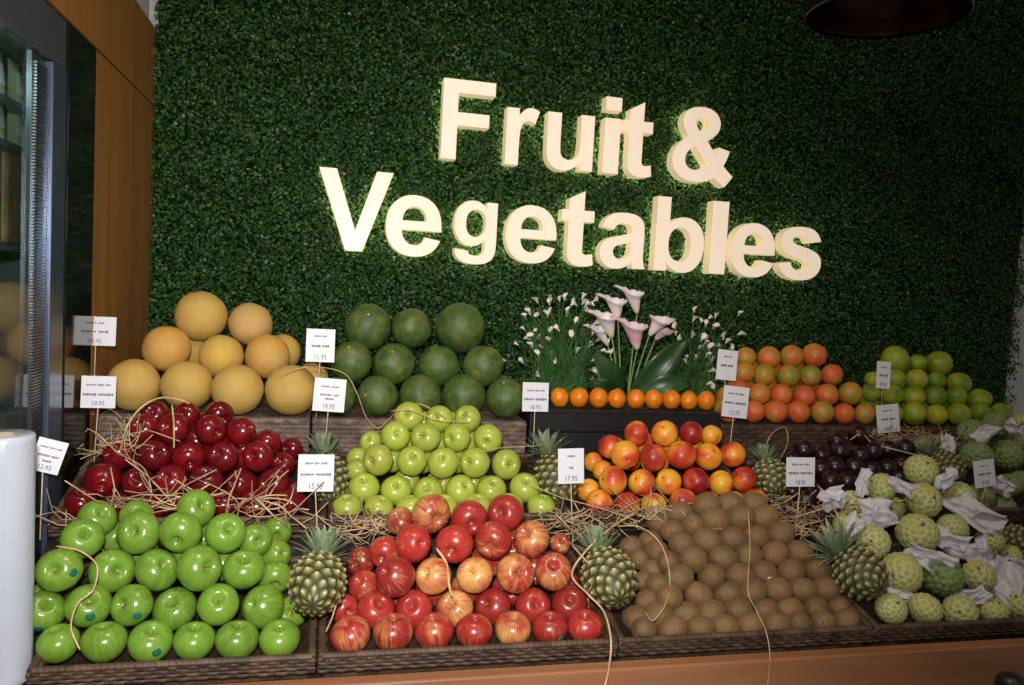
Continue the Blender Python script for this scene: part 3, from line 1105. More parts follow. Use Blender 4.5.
pile('nectarine', ('yellow and red', 'nectarine'), 'nectarine', 'nectarines in the middle row', wn, (570, 410), 5.12,
     [[(150, 475, 70, 0.70), (290, 485, 68, 0.76), (430, 488, 66, 0.46), (580, 465, 68, 0.72), (715, 480, 64, 0.65), (845, 480, 62, 0.5), (950, 462, 60, 0.6)],
      [(95, 410, 60, 0.47), (220, 365, 74, 0.48), (368, 373, 70, 0.55), (503, 367, 68, 0.46), (645, 365, 70, 0.90), (775, 375, 64, 0.55), (890, 355, 66, 0.84)],
      [(283, 230, 74, 0.58), (425, 245, 72, 0.56), (570, 230, 74, 0.66), (708, 238, 70, 0.57), (833, 228, 66, 0.63)],
      [(205, 190, 64, 0.66), (340, 120, 65, 0.78), (485, 120, 68, 0.62), (620, 118, 61, 0.92), (725, 130, 54, 0.50)]],
     1.855, 0.048, nect_col, rmul=1.04,
     flanks=[('left', [(165, 310, 52, 1.97), (118, 265, 50, 2.01)])],
     inner=1, inner_label='blushed nectarine mostly hidden behind the outer layer of the nectarine pile', bounds=(0.59, 1.115, 1.81, 2.16),
     adj=lambda a: 'yellow and red',
     axis=lambda k, p: Vector((rng.gauss(0, 1), -0.4 + rng.gauss(0, 0.6), 0.5 + rng.gauss(0, 0.7))))

# kiwifruit
wk = 'of kiwifruit pile'
pile('kiwi', ('fuzzy brown', 'kiwifruit'), 'kiwifruit', 'kiwifruit in the front crate', wk, (600, 485), 3.657,
     [[(165, 548, 50), (270, 550, 50), (370, 545, 48), (460, 537, 48), (555, 532, 48), (650, 525, 47), (730, 520, 46), (820, 515, 46), (905, 505, 46)],
      [(215, 490, 52), (312, 483, 50), (408, 480, 50), (508, 472, 50), (602, 465, 48), (692, 457, 48), (787, 457, 48), (878, 448, 46)],
      [(252, 412, 50), (360, 405, 50), (465, 402, 50), (562, 395, 48), (652, 385, 47), (742, 385, 47), (830, 383, 48)],
      [(290, 340, 50), (408, 337, 50), (512, 335, 50), (602, 325, 48), (700, 315, 48), (797, 312, 47)],
      [(342, 272, 50), (450, 270, 50), (545, 260, 48), (640, 250, 47), (730, 247, 45)],
      [(300, 218, 48), (390, 205, 50), (485, 197, 48), (570, 190, 46), (662, 178, 47)],
      [(338, 147, 42), (420, 130, 50), (512, 120, 48), (603, 117, 47)],
      [(290, 103, 46), (390, 75, 48), (475, 70, 46), (565, 68, 44)]],
     1.500, 0.035, lambda a: (jitter((0.225, 0.122, 0.042), 0.2), 1),
     flanks=[('left', [(130, 500, 46, 1.53), (172, 425, 42, 1.575), (212, 366, 42, 1.605), (165, 352, 40, 1.635), (186, 312, 42, 1.65), (250, 285, 44, 1.645),
                       (145, 272, 40, 1.685), (205, 243, 44, 1.68), (115, 228, 42, 1.725), (185, 205, 40, 1.72), (265, 170, 42, 1.71), (215, 140, 42, 1.745)])],
     inner=1, inner_label='brown kiwifruit mostly hidden behind the outer layer of the kiwifruit pile', bounds=(0.61, 1.175, 1.46, 1.79), rmul=1.03, tol=0.80,
     axis=lambda k, p: Vector((1, rng.gauss(0, 0.35), rng.gauss(0, 0.25))) if rng.random() < 0.75 else toward(p),
     stickers={(3, 3): (STICKW, (-0.1, -1, -0.1)), ('left', 8): (STICKW, (0.1, -1, -0.1))})

# plums
ws = 'of plum pile'
pile('plum', ('dark purple', 'plum'), 'plum', 'plums in the middle row', ws, (760, 420), 5.689,
     [[(150, 480, 58), (262, 462, 62), (370, 440, 56), (480, 440, 54)],
      [(190, 405, 58), (285, 385, 60), (395, 348, 60), (495, 350, 58), (590, 345, 50), (700, 335, 48), (790, 332, 44)],
      [(240, 290, 54), (345, 280, 54), (425, 265, 58), (535, 268, 58), (632, 285, 54), (725, 275, 56), (803, 255, 52)],
      [(180, 225, 48), (250, 170, 58), (350, 200, 54), (455, 180, 58), (570, 200, 50), (645, 178, 56), (728, 170, 56), (825, 162, 56)],
      [(435, 120, 50), (560, 85, 58)]],
     1.855, 0.050, lambda a: ((1, 1, 1), 1), inner=1, inner_label='dark purple plum mostly hidden behind the outer layer of the plum pile', bounds=(1.13, 1.595, 1.81, 2.16),
     axis=lambda k, p: Vector((rng.gauss(0, 1), rng.gauss(0, 0.6), 0.6)))

# mandarins along the front edge of the black box
mp, mr = [], []
for i, (x, y, r) in enumerate([(234, 543, 36), (311, 543, 37), (388, 546, 37), (460, 546, 36), (535, 553, 36), (605, 555, 36), (675, 552, 36), (743, 560, 34), (812, 557, 35)]):
    p = atY(500 + x/3.938, 260 + y/3.938, 2.235)
    rr = r/3.938*depth(p)/F*1.04
    mp.append(p)
    mr.append(rr)
mp = relax(mp, mr, it=30, floor=False)
for i, (p, rr) in enumerate(zip(mp, mr)):
    p[2] = BOXTOP + rr*1.06
    lab = 'orange mandarin, %s from left in the row along the black box' % ORD[i]
    put('mandarin', p, rr, (rng.gauss(0, 0.15), rng.gauss(0, 0.15), 1), lab, 'mandarin', 'mandarins on the black box', (1, 1, 1, rng.uniform(0.4, 0.6)))

# blushed citrus and green citrus, back row right
wb = 'of orange-green stack'
pile('blush', ('orange-red', 'citrus fruit'), 'citrus fruit', 'orange-green citrus fruit in the back row', wb, (710, 335), 6.02,
     [[(110, 500, 60, 0.6), (262, 478, 66, 0.66), (395, 480, 68, 0.66), (532, 482, 68, 0.68), (675, 482, 68, 0.46), (806, 485, 62, 0.66), (930, 485, 62, 0.48)],
      [(160, 325, 64, 0.6), (295, 355, 66, 0.48), (430, 360, 66, 0.66), (567, 368, 66, 0.68), (705, 360, 67, 0.58), (845, 352, 70, 0.42)],
      [(205, 225, 62, 0.45), (325, 240, 66, 0.40), (470, 245, 68, 0.36), (605, 245, 64, 0.36), (733, 240, 64, 0.62)],
      [(215, 135, 62, 0.44), (355, 135, 68, 0.55), (492, 128, 68, 0.44), (628, 122, 72, 0.56)]],
     2.255, 0.040, lambda a: ((1, 1, 1), 0.5 if a is None else a), inner=1, rmul=1.05, push=0.85,
     inner_label='orange-green citrus fruit mostly hidden behind the front of its stack', bounds=(1.19, 1.69, 2.2, 2.58),
     adj=lambda a: 'orange-green', axis=lambda k, p: Vector((rng.gauss(0, 1), rng.gauss(0, 1), rng.gauss(0, 1))))
wl = 'of green citrus stack'
pile('lime', ('round green', 'citrus fruit'), 'citrus fruit', 'green citrus fruit in the back row', wl, (850, 335), 5.885,
     [[(250, 470, 60, 0.5), (375, 475, 68, 0.6), (510, 470, 60, 0.66), (640, 470, 66, 0.55), (765, 455, 60, 0.42), (885, 460, 62, 0.40)],
      [(125, 342, 52, 0.5), (250, 352, 60, 0.5), (375, 365, 64, 0.52), (503, 360, 60, 0.34), (624, 362, 60, 0.38), (762, 382, 68, 0.5)],
      [(135, 262, 48, 0.45), (265, 260, 60, 0.5), (392, 262, 61, 0.68), (508, 267, 54, 0.36), (640, 285, 68, 0.48)],
      [(265, 145, 82, 0.52), (400, 167, 52, 0.5), (522, 167, 72, 0.5)]],
     2.260, 0.042, lambda a: ((1, 1, 1), 0.5 if a is None else a), inner=1, rmul=1.05, push=0.85,
     inner_label='green citrus fruit mostly hidden behind the front of its stack', bounds=(1.7, 2.27, 2.2, 2.58),
     adj=lambda a: 'round green', axis=lambda k, p: Vector((rng.gauss(0, 1), rng.gauss(0, 1), rng.gauss(0, 1))))

# melons and watermelons
wm = 'of melon stack'


def melon_col(a):
    return [(0.60, 0.36, 0.05), (0.70, 0.31, 0.025), (0.70, 0.42, 0.015), (0.64, 0.36, 0.13)][a or 0], 1


pile('melon', ('orange-yellow netted', 'melon'), 'melon', 'netted melons in the back row', wm, (100, 280), 4.655,
     [[(165, 485, 120, 0), (405, 490, 116, 0), (640, 510, 117, 0), (885, 520, 119, 0)],
      [(310, 320, 108, 1), (565, 355, 102, 2), (780, 355, 103, 1)],
      [(470, 170, 119, 0), (700, 205, 101, 3)]],
     2.265, 0.055, melon_col,
     flanks=[('rear', [(985, 465, 80, 2.43), (435, 330, 82, 2.46), (850, 335, 84, 2.46)])],
     adj=lambda a: ['tan netted', 'orange netted', 'yellow netted', 'pinkish tan netted'][a], axis=lambda k, p: toward(p, 0.3, 0.5))
ww = 'of watermelon stack'
pile('watermelon', ('dark green', 'watermelon'), 'watermelon', 'watermelons in the back row', ww, (320, 295), 4.876,
     [[(85, 505, 95), (280, 505, 99), (487, 508, 103), (697, 512, 106), (905, 515, 98)],
      [(155, 325, 100), (362, 335, 102), (580, 345, 102), (795, 345, 102)],
      [(235, 155, 114), (445, 162, 97), (685, 160, 122)]],
     2.270, 0.055, lambda a: ((1, 1, 1), 1), flanks=[('rear', [(890, 450, 60, 2.44)])], axis=lambda k, p: toward(p, 0.5, 0.6))

# custard apples: named by what they sit next to
CUST = [  # x, y, r, Y, label
    (460, 80, 66, 1.80, 'pale custard apple on the very top of the front right heap'),
    (310, 145, 60, 1.77, 'pale custard apple below the plums at the upper left of its heap'),
    (468, 192, 71, 1.74, 'tall pale custard apple directly under the topmost one of the heap'),
    (605, 178, 66, 1.76, 'yellowish custard apple right of the tall pale one near the heap top'),
    (195, 200, 52, 1.78, 'custard apple showing behind the pineapple crown at the heap left edge'),
    (445, 320, 82, 1.67, 'large custard apple in the centre of the front right heap'),
    (582, 300, 62, 1.69, 'oval custard apple right of the large central one'),
    (722, 345, 54, 1.68, 'custard apple partly under white tissue at the right of its heap'),
    (278, 350, 66, 1.64, 'bright yellow-green custard apple directly above the front right pineapple'),
    (385, 468, 82, 1.57, 'large custard apple just right of the front right pineapple'),
    (545, 480, 78, 1.57, 'greenest large custard apple, middle of the second row up'),
    (678, 480, 64, 1.575, 'custard apple with a brown scar, framed by hanging tissue'),
    (345, 605, 62, 1.49, 'custard apple at the left end of the front rail'),
    (475, 605, 66, 1.49, 'bottom custard apple second from left along the front rail'),
    (610, 615, 66, 1.49, 'bottom custard apple third from left along the front rail'),
    (735, 615, 58, 1.50, 'bottom custard apple fourth from left along the front rail'),
    (840, 590, 62, 1.51, 'bottom custard apple at the right edge of the picture'),
    (795, 408, 50, 1.66, 'small custard apple beside the pineapple at the right edge'),
    (185, 285, 60, 1.70, 'custard apple wrapped in tissue left of the crumpled white ball'),
    (355, 222, 46, 1.80, 'little visible custard apple behind the crumpled white tissue'),
]
cp = [atY(800 + c[0]/3.804, 450 + c[1]/3.804, c[3]) for c in CUST]
cr = [c[2]/3.804*depth(p)/F*0.98 for c, p in zip(CUST, cp)]
cA = relax(cp, cr, it=40, floor=False)
for p, r, c in zip(cA, cr, CUST):
    put('custard_dark' if 'greenest' in c[4] else 'custard', p, r, toward(p, 0.3, 0.5), c[4], 'custard apple', 'custard apples in the front right crate')
CUST2 = [
    (290, 172, 57, 2.02, 'dark green custard apple in clear wrap below the green citrus stack'),
    (385, 142, 55, 2.06, 'dark green custard apple at the back right below the hedge edge'),
    (310, 265, 66, 1.97, 'dark green custard apple right above the tilted price tag'),
    (435, 262, 64, 1.98, 'dark green custard apple right of the one above the tag'),
    (470, 195, 46, 2.04, 'yellowish custard apple at the upper right edge of the picture'),
    (95, 232, 44, 2.03, 'small green custard apple beside the plums and loose straw'),
    (440, 385, 50, 1.90, 'custard apple in white wrap right of the tilted price tag'),
    (488, 370, 48, 1.92, 'custard apple cut by the picture edge beside the wrapped one'),
    (325, 425, 56, 1.88, 'dark green custard apple under the tilted price tag'),
    (415, 478, 58, 1.85, 'dark green custard apple low in the right end crate'),
    (490, 130, 42, 2.09, 'pale custard apple at the far right below the hedge corner'),
]
cp = [atY(900 + c[0]/4.03, 390 + c[1]/4.03, c[3]) for c in CUST2]
cr = [c[2]/4.03*depth(p)/F*0.98 for c, p in zip(CUST2, cp)]
cB = relax(cp, cr, (cA, [c[2]/3.804*1.7/F for c in CUST]), 40, floor=False)
for p, r, c in zip(cB, cr, CUST2):
    put('custard' if 'yellowish' in c[4] or 'pale' in c[4] else 'custard_dark', p, r, toward(p, 0.3, 0.5), c[4], 'custard apple', 'custard apples in the right end crate')


# ------------------------------------------------------------------ white tissue sheets between the custard apples
def tissue(px, py, Y, w, h, rz, droop, label, ball=False, cat='tissue paper'):
    p = atY(px, py, Y)
    sd = Vector((rng.random()*50, rng.random()*50, rng.random()*50))
    N = 22
    vs, fs = [], []
    d = (CAM - p).normalized()
    side = Vector((0, 0, 1)).cross(d).normalized()
    upv = d.cross(side)
    ca, sa = math.cos(rz), math.sin(rz)
    for j in range(N+1):
        for i in range(N+1):
            u, v = i/N - 0.5, j/N - 0.5
            q = Vector((u, v, 0))
            n1 = noise.noise(q*3.2 + sd)
            n2 = noise.noise(q*8.5 + sd*2)
            if ball:
                rr = math.sqrt(u*u+v*v)
                depth_ = 0.55*math.cos(min(1, rr*1.9)*math.pi/2) + 0.18*n1 + 0.12*n2
            else:
                depth_ = 0.5*n1 + 0.2*n2 - droop*(u*u+v*v)
            uu = (u + 0.34*noise.noise(q*2.4 + sd + Vector((5, 1, 2))))*w
            vv = (v + 0.34*noise.noise(q*2.4 + sd + Vector((1, 7, 3))))*h
            a, b = uu*ca - vv*sa, uu*sa + vv*ca
            vs.append(side*a + upv*b + d*(depth_*min(w, h)))
    for j in range(N):
        for i in range(N):
            k = j*(N+1)+i
            fs.append((k, k+1, k+N+2, k+N+1))
    o = MB().add(vs, fs).build('tissue_paper', M['tissue'])
    o.location = p
    md = o.modifiers.new('thickness', 'SOLIDIFY')
    md.thickness = 0.0007
    return tag(o, label, cat, 'tissue sheets between the custard apples')


tissue(877, 513, 1.66, 0.075, 0.07, 0.3, 0.2, 'crumpled ball of white tissue in the left of the custard apple heap', True)
tissue(836, 497, 1.70, 0.060, 0.055, 0.6, 0.4, 'pointed white tissue corner beside the plum tag', False)
tissue(863, 483, 1.745, 0.028, 0.065, -0.1, 0.3, 'narrow upright tissue fold left of the upper left custard apple')
tissue(902, 486, 1.715, 0.06, 0.035, -0.3, 0.4, 'white tissue between the topmost and tall pale custard apples')
tissue(946, 480, 1.735, 0.035, 0.062, -0.5, 0.4, 'tissue spike standing right of the topmost custard apple')
tissue(975, 512, 1.685, 0.15, 0.062, -0.35, 0.5, 'widest white tissue sheet, sloping under the tilted price tag')
tissue(952, 543, 1.62, 0.085, 0.05, -0.25, 0.6, 'white tissue spread between the oval custard apple and the heap centre')
tissue(925, 558, 1.575, 0.10, 0.05, -0.25, 0.5, 'white tissue under the large central custard apple')
tissue(976, 552, 1.585, 0.06, 0.06, 0.4, 0.5, 'white tissue fold left of the scarred custard apple')
tissue(1002, 590, 1.535, 0.08, 0.12, 0.15, 0.4, 'long white tissue hanging at the right above the front rail')
tissue(966, 598, 1.525, 0.085, 0.045, 0.35, 0.4, 'low white tissue above the bottom row of custard apples')
tissue(903, 596, 1.535, 0.085, 0.035, -0.15, 0.4, 'low white tissue beside the front right pineapple base')
tissue(854, 528, 1.655, 0.035, 0.055, -0.4, 0.3, 'narrow tissue between the wrapped custard apple and the bright one')
tissue(1016, 566, 1.57, 0.06, 0.05, 0.2, 0.3, 'tissue bunch at the right picture edge above the front rail')
tissue(1003, 486, 1.84, 0.055, 0.045, -0.4, 0.4, 'white wrap beside the stick of the tilted price tag')
tissue(985, 434, 1.97, 0.075, 0.04, 0.8, 0.5, 'clear white wrap over the dark custard apple below the hedge', False)
tissue(1014, 427, 1.99, 0.05, 0.04, -0.5, 0.5, 'white wrap in the upper right corner of the custard apples', False)
tissue(948, 446, 1.97, 0.045, 0.06, 0.2, 0.5, 'pinkish white wrap between the plums and dark custard apples', False)


# ------------------------------------------------------------------ pineapples
def pineapple_body(name='rind'):
    NR, NS = 78, 104
    vs, es = [], []
    prof = []
    for j in range(NR+1):
        u = j/NR
        r = (math.sin(math.pi*(0.02+0.96*u))**0.55)*0.5*(1.06 - 0.16*u)
        if j in (0, NR):
            r = 0
        prof.append((r, u))
    mb = MB().lathe(prof, NS)
    V = np.array(mb.v)
    th = np.arctan2(V[:, 1], V[:, 0])/(2*math.pi)
    u = V[:, 2]
    a = (th*8 + u*6.5) % 1
    b = (-th*8 + u*6.5) % 1
    e = np.sin(math.pi*a)*np.sin(math.pi*b)
    rad = np.linalg.norm(V[:, :2], axis=1)
    k = 1 + np.where(rad > 0.02, 0.10*(np.clip(e, 0, 1)**0.5 - 0.6) + 0.09*np.clip((e-0.72)/0.28, 0, 1), 0)
    V[:, 0] *= k
    V[:, 1] *= k
    mb.v = [tuple(v) for v in V]
    me = mb.mesh(name, M['pine'])
    at = me.attributes.new('eye', 'FLOAT', 'POINT')
    at.data.foreach_set('value', e.astype(np.float32))
    return me


def strip_leaf(mb, base, out, up, L, w, curl, m=0, seg=7, fold=0.25):
    base, out, up = Vector(base), Vector(out).normalized(), Vector(up).normalized()
    side = out.cross(up).normalized()
    vs, fs = [], []
    p = base.copy()
    ang = 0
    for i in range(seg+1):
        t = i/seg
        wd = w*(1-t)**0.7*(0.75+0.5*t)
        d = (up*math.cos(ang) + out*math.sin(ang))
        nrm = (out*math.cos(ang) - up*math.sin(ang))
        vs += [p - side*wd + nrm*wd*fold*-1, p + nrm*0.0, p + side*wd + nrm*wd*fold*-1]
        p = p + d*(L/seg)
        ang += curl/seg
    for i in range(seg):
        k = i*3
        fs += [(k, k+1, k+4, k+3), (k+1, k+2, k+5, k+4)]
    mb.add(vs, fs, m)


def crown_mesh(nl=44, spread=1.0):
    mb = MB()
    for i in range(nl):
        s = i/nl
        w = i*2.39996
        out = Vector((math.cos(w), math.sin(w), 0))
        tilt = (1.25*(1-s)+0.10)*spread
        up = (Vector((0, 0, 1))*math.cos(tilt) + out*math.sin(tilt))
        o2 = (out*math.cos(tilt) - Vector((0, 0, 1))*math.sin(tilt))
        strip_leaf(mb, out*0.10*(1-s) + Vector((0, 0, 0.05*s)), o2, up, 0.26 + 0.34*math.sin(math.pi*(0.15+0.7*s)) + rng.uniform(-0.05, 0.05), 0.078, rng.uniform(-0.1, 0.7)*(1-s*0.6))
    return mb.mesh('crown', M['crown'])


RIND = pineapple_body()
CROWNS = [crown_mesh(), crown_mesh(40, 0.85)]
cut = MB().lathe([(0, -0.05), (0.085, -0.05), (0.10, -0.02), (0.10, 0.05), (0, 0.05)], 14)
for i in range(11):
    w = 2*math.pi*i/11
    out = Vector((math.cos(w), math.sin(w), 0))
    strip_leaf(cut, out*0.09 + Vector((0, 0, 0.0)), Vector((0, 0, -1)), out*0.9 + Vector((0, 0, 0.25)), 0.17, 0.05, 0.3, 0, 4)
CUTEND = cut.mesh('cut_end', M['pine_end'])


def pineapple(b, t, width_px, label, crown_scale=1.0, k=0, crown_dir=None):
    pb, pt = atY(*b), atY(*t)
    L = (pt-pb).length
    wd = width_px*depth(pb.lerp(pt, 0.5))/F
    root = thing('pineapple', label, 'pineapple', pb, (0, 0, 0), 'pineapples among the crates')
    root.rotation_mode = 'QUATERNION'
    root.rotation_quaternion = (pt-pb).to_track_quat('Z', 'Y') @ Quaternion((0, 0, 1), rng.uniform(0, 6))
    o = link(bpy.data.objects.new('rind', RIND), root)
    o.scale = (wd*0.93, wd*0.93, L)
    c = link(bpy.data.objects.new('crown', CROWNS[k % 2]), root)
    c.location = (0, 0, L*0.965)
    c.scale = (wd*crown_scale*1.2,)*3
    if crown_dir:
        cdv = root.rotation_quaternion.inverted() @ Vector(crown_dir).normalized()
        c.rotation_mode = 'QUATERNION'
        c.rotation_quaternion = cdv.to_track_quat('Z', 'Y')
    e = link(bpy.data.objects.new('cut_end', CUTEND), root)
    e.scale = (wd,)*3
    e.location = (0, 0, 0.012)
    return root


pineapple((312, 606, 1.445), (323, 560, 1.595), 58, 'pineapple wedged between the green apples and the striped apples', 1.0, 0, (0.05, 0.25, 1))
pineapple((620, 600, 1.450), (598, 554, 1.595), 56, 'pineapple leaning between the striped apples and the kiwifruit', 0.9, 1, (-0.15, 0.25, 1))
pineapple((880, 590, 1.475), (840, 556, 1.60), 53, 'pineapple between the kiwifruit and the custard apples', 1.05, 0, (-0.55, 0.2, 1))
pineapple((333, 500, 1.860), (324, 455, 1.97), 42, 'pineapple behind the tag at the right of the dark red apples', 0.95, 1, (-0.05, 0.2, 1))
pineapple((566, 502, 1.860), (546, 455, 1.97), 46, 'pineapple between the yellow-green apples and the nectarines', 0.95, 0, (-0.1, 0.2, 1))
pineapple((776, 494, 1.870), (766, 462, 1.97), 40, 'pineapple between the nectarines and the plums', 0.8, 1, (-0.1, 0.4, 1))
pineapple((960, 480, 1.875), (932, 456, 1.97), 38, 'pineapple mostly hidden between the plums and the dark custard apples', 0.8, 0, (-0.6, 0.4, 1))
pineapple((1034, 548, 1.66), (1002, 538, 1.78), 36, 'pineapple cut off by the right edge of the picture', 0.8, 1, (-0.3, 0.6, 1))


# ------------------------------------------------------------------ straw and raffia
def bend(pts, n_=6):
    """Catmull-Rom through the points"""
    P = [Vector(p) for p in pts]
    P = [P[0]*2-P[1]] + P + [P[-1]*2-P[-2]]
    out = []
    for i in range(1, len(P)-2):
        for k in range(n_):
            t = k/n_
            a, b, c, d = P[i-1], P[i], P[i+1], P[i+2]
            out.append(0.5*((2*b) + (c-a)*t + (2*a-5*b+4*c-d)*t*t + (3*b-a-3*c+d)*t**3))
    out.append(P[-2])
    return out


def strand(pts, r, label, mat='raffia'):
    wp_ = bend([atY(*p) for p in pts])
    c = wp_[len(wp_)//2]
    o = MB().tube([p-c for p in wp_], [r*(1 if 0 < i < len(wp_)-1 else 0.5) for i in range(len(wp_))], 6, flat=0.55).build('raffia_strand', M[mat])
    o.location = c
    return tag(o, label, 'raffia', 'loose raffia strands')


strand([(120, 452, 1.93), (128, 425, 1.93), (142, 407, 1.95), (160, 398, 1.97), (180, 400, 1.97), (190, 404, 1.98)], 0.0026, 'thick raffia bundle arching over the dark red apples')
strand([(172, 404, 1.955), (174, 425, 1.93), (174, 448, 1.885)], 0.0022, 'raffia end hanging straight down over the topmost dark red apples')
strand([(128, 430, 1.905), (125, 450, 1.875), (140, 470, 1.83), (152, 490, 1.80)], 0.0013, 'raffia curl hanging over the left dark red apples')
strand([(122, 455, 1.89), (145, 470, 1.845), (150, 500, 1.79), (125, 508, 1.78)], 0.0012, 'thin raffia loop in front of the left dark red apples')
strand([(98, 404, 2.10), (115, 412, 2.06), (122, 420, 2.0)], 0.0013, 'short raffia piece below the left melon tag')
strand([(280, 378, 2.16), (297, 369, 2.15), (320, 367, 2.17), (345, 374, 2.19), (357, 393, 2.17), (366, 417, 2.13), (378, 428, 2.11), (390, 418, 2.11), (402, 407, 2.08), (420, 404, 2.04), (436, 412, 2.0), (446, 418, 1.97)], 0.0018, 'long raffia strand looping from the melons past the watermelons')
strand([(56, 546, 1.56), (80, 551, 1.56), (97, 566, 1.545), (93, 590, 1.515), (78, 603, 1.49), (71, 627, 1.455), (80, 650, 1.435)], 0.0016, 'raffia strand winding down over the left green apples')
strand([(436, 548, 1.615), (446, 563, 1.585), (449, 585, 1.54), (452, 597, 1.525)], 0.0030, 'flat raffia strip stuck in the middle of the striped apples')
strand([(640, 510, 1.70), (612, 527, 1.62), (585, 552, 1.56), (572, 575, 1.52), (588, 594, 1.49), (604, 612, 1.46), (611, 640, 1.42), (609, 668, 1.395), (604, 690, 1.385)], 0.0024, 'long raffia strand falling past the striped apple crate corner')
strand([(572, 545, 1.57), (590, 566, 1.53), (594, 580, 1.50), (588, 592, 1.48)], 0.0014, 'raffia curl lying on the pineapple beside the striped apples')
strand([(748, 508, 1.665), (750, 545, 1.60), (748, 590, 1.50), (756, 610, 1.455), (766, 632, 1.415), (770, 658, 1.395), (767, 690, 1.39)], 0.0020, 'raffia strand running down the kiwifruit and over the front board')
strand([(618, 526, 1.665), (640, 527, 1.665), (660, 543, 1.635), (669, 570, 1.585), (668, 598, 1.525), (654, 620, 1.475), (645, 612, 1.485)], 0.0016, 'raffia loop lying over the left kiwifruit')
strand([(641, 463, 1.865), (652, 482, 1.84), (664, 496, 1.83), (671, 505, 1.82)], 0.0014, 'raffia strip across the middle of the nectarines')
strand([(764, 456, 1.98), (770, 436, 2.03), (784, 427, 2.05), (788, 440, 2.03), (784, 452, 2.0), (776, 464, 1.97)], 0.0020, 'bent raffia arch standing above the pineapple by the plums')
strand([(528, 483, 1.80), (560, 497, 1.79), (600, 508, 1.76), (640, 522, 1.70)], 0.0013, 'thin raffia line crossing below the nectarine tag')
strand([(480, 452, 1.90), (500, 448, 1.89), (545, 445, 1.92)], 0.0010, 'thin raffia line over the right yellow-green apples')
strand([(390, 411, 1.985), (410, 410, 1.965), (440, 420, 1.935), (470, 421, 1.93)], 0.0013, 'thin raffia line over the topmost yellow-green apples')
strand([(792, 518, 1.72), (835, 506, 1.72), (880, 502, 1.72), (905, 500, 1.71)], 0.0016, 'raffia line crossing the left of the custard apple heap')
strand([(817, 484, 1.84), (830, 502, 1.72), (840, 520, 1.66), (852, 545, 1.60)], 0.0018, 'raffia piece slanting from the plum tag to the pineapple')
strand([(880, 446, 1.985), (905, 452, 1.97), (935, 460, 1.95), (958, 464, 1.90)], 0.0024, 'thick straw piece right of the plums')
strand([(326, 632, 1.47), (334, 612, 1.49), (338, 590, 1.53), (334, 560, 1.60)], 0.0022, 'twisted raffia at the left edge of the striped apples')
strand([(850, 440, 2.03), (862, 434, 2.03), (876, 446, 2.0), (892, 440, 2.02)], 0.0016, 'raffia piece bent over the topmost plums')


def tangle(label, pts, nst, ln, r=(0.0008, 0.0016), spread=(0.03, 0.02, 0.012), dirx=1.0):
    """nest of dry straw along a polyline"""
    P = [atY(*p) for p in pts]
    c = P[len(P)//2]
    mb = MB()
    for _ in range(nst):
        i = rng.randrange(len(P)-1) if len(P) > 1 else 0
        q = P[i].lerp(P[min(i+1, len(P)-1)], rng.random())
        q = q + Vector((rng.gauss(0, spread[0]), rng.gauss(0, spread[1]), abs(rng.gauss(0, spread[2]))))
        d = Vector((rng.gauss(0, 1)*dirx, rng.gauss(0, 0.5), rng.gauss(0, 0.3))).normalized()
        L = ln*rng.uniform(0.5, 1.3)
        cv = Vector((rng.gauss(0, 0.9), rng.gauss(0, 0.7), rng.gauss(0.2, 0.8)))
        cw = Vector((rng.gauss(0, 1.5), rng.gauss(0, 1.0), rng.gauss(0, 1.5)))
        pp = []
        for k in range(8):
            t = k/7 - 0.5
            pp.append(q + d*L*t + cv*L*(t*t-0.08)*1.2 + cw*L*(t*t-0.25)*t - c)
        mb.tube(pp, rng.uniform(*r), 4, flat=0.5)
    o = mb.build('straw_tangle', M['straw'])
    o.location = c
    tag(o, label, 'straw')
    o['kind'] = 'stuff'


tangle('tangle of dry straw behind the green apples along the crate rim', [(60, 540, 1.72), (110, 510, 1.775), (170, 500, 1.78), (240, 500, 1.775), (290, 520, 1.76)], 48, 0.15, (0.0009, 0.0019))
tangle('tangle of dry straw between the pineapple and the striped apples', [(345, 540, 1.72), (375, 520, 1.76)], 34, 0.09)
tangle('tangle of dry straw right of the striped apples', [(555, 520, 1.76), (580, 530, 1.74), (600, 540, 1.70)], 36, 0.10)
tangle('tangle of dry straw above the left kiwifruit', [(600, 520, 1.755), (640, 515, 1.765), (665, 510, 1.77)], 36, 0.10)
tangle('tangle of dry straw right of the topmost kiwifruit', [(775, 505, 1.76), (800, 525, 1.73), (815, 540, 1.70)], 45, 0.09)
tangle('tangle of dry straw under the green citrus price tag', [(885, 445, 2.09), (920, 442, 2.10), (950, 448, 2.07)], 85, 0.10)
tangle('tangle of straw over the left corner of the dark red apples', [(112, 455, 1.96), (122, 440, 1.97), (135, 425, 1.99)], 32, 0.09)
tangle('tangle of straw around the plum tag stick', [(770, 510, 1.83), (800, 515, 1.82), (830, 505, 1.84)], 40, 0.09)
tangle('wisps of straw in front of the custard apple price tag', [(975, 500, 1.86), (988, 498, 1.87)], 14, 0.05)


# ------------------------------------------------------------------ price tags on skewers
def text_mesh(body, size, mat):
    cu = bpy.data.curves.new('print', 'FONT')
    cu.body = body
    cu.size = size
    cu.align_x = 'CENTER'
    cu.extrude = 0.0002
    cu.resolution_u = 2
    o = bpy.data.objects.new('print', cu)
    COL.objects.link(o)
    dg = bpy.context.evaluated_depsgraph_get()
    me = bpy.data.meshes.new_from_object(o.evaluated_get(dg))
    bpy.data.objects.remove(o)
    me.materials.clear()
    me.materials.append(mat)
    return me


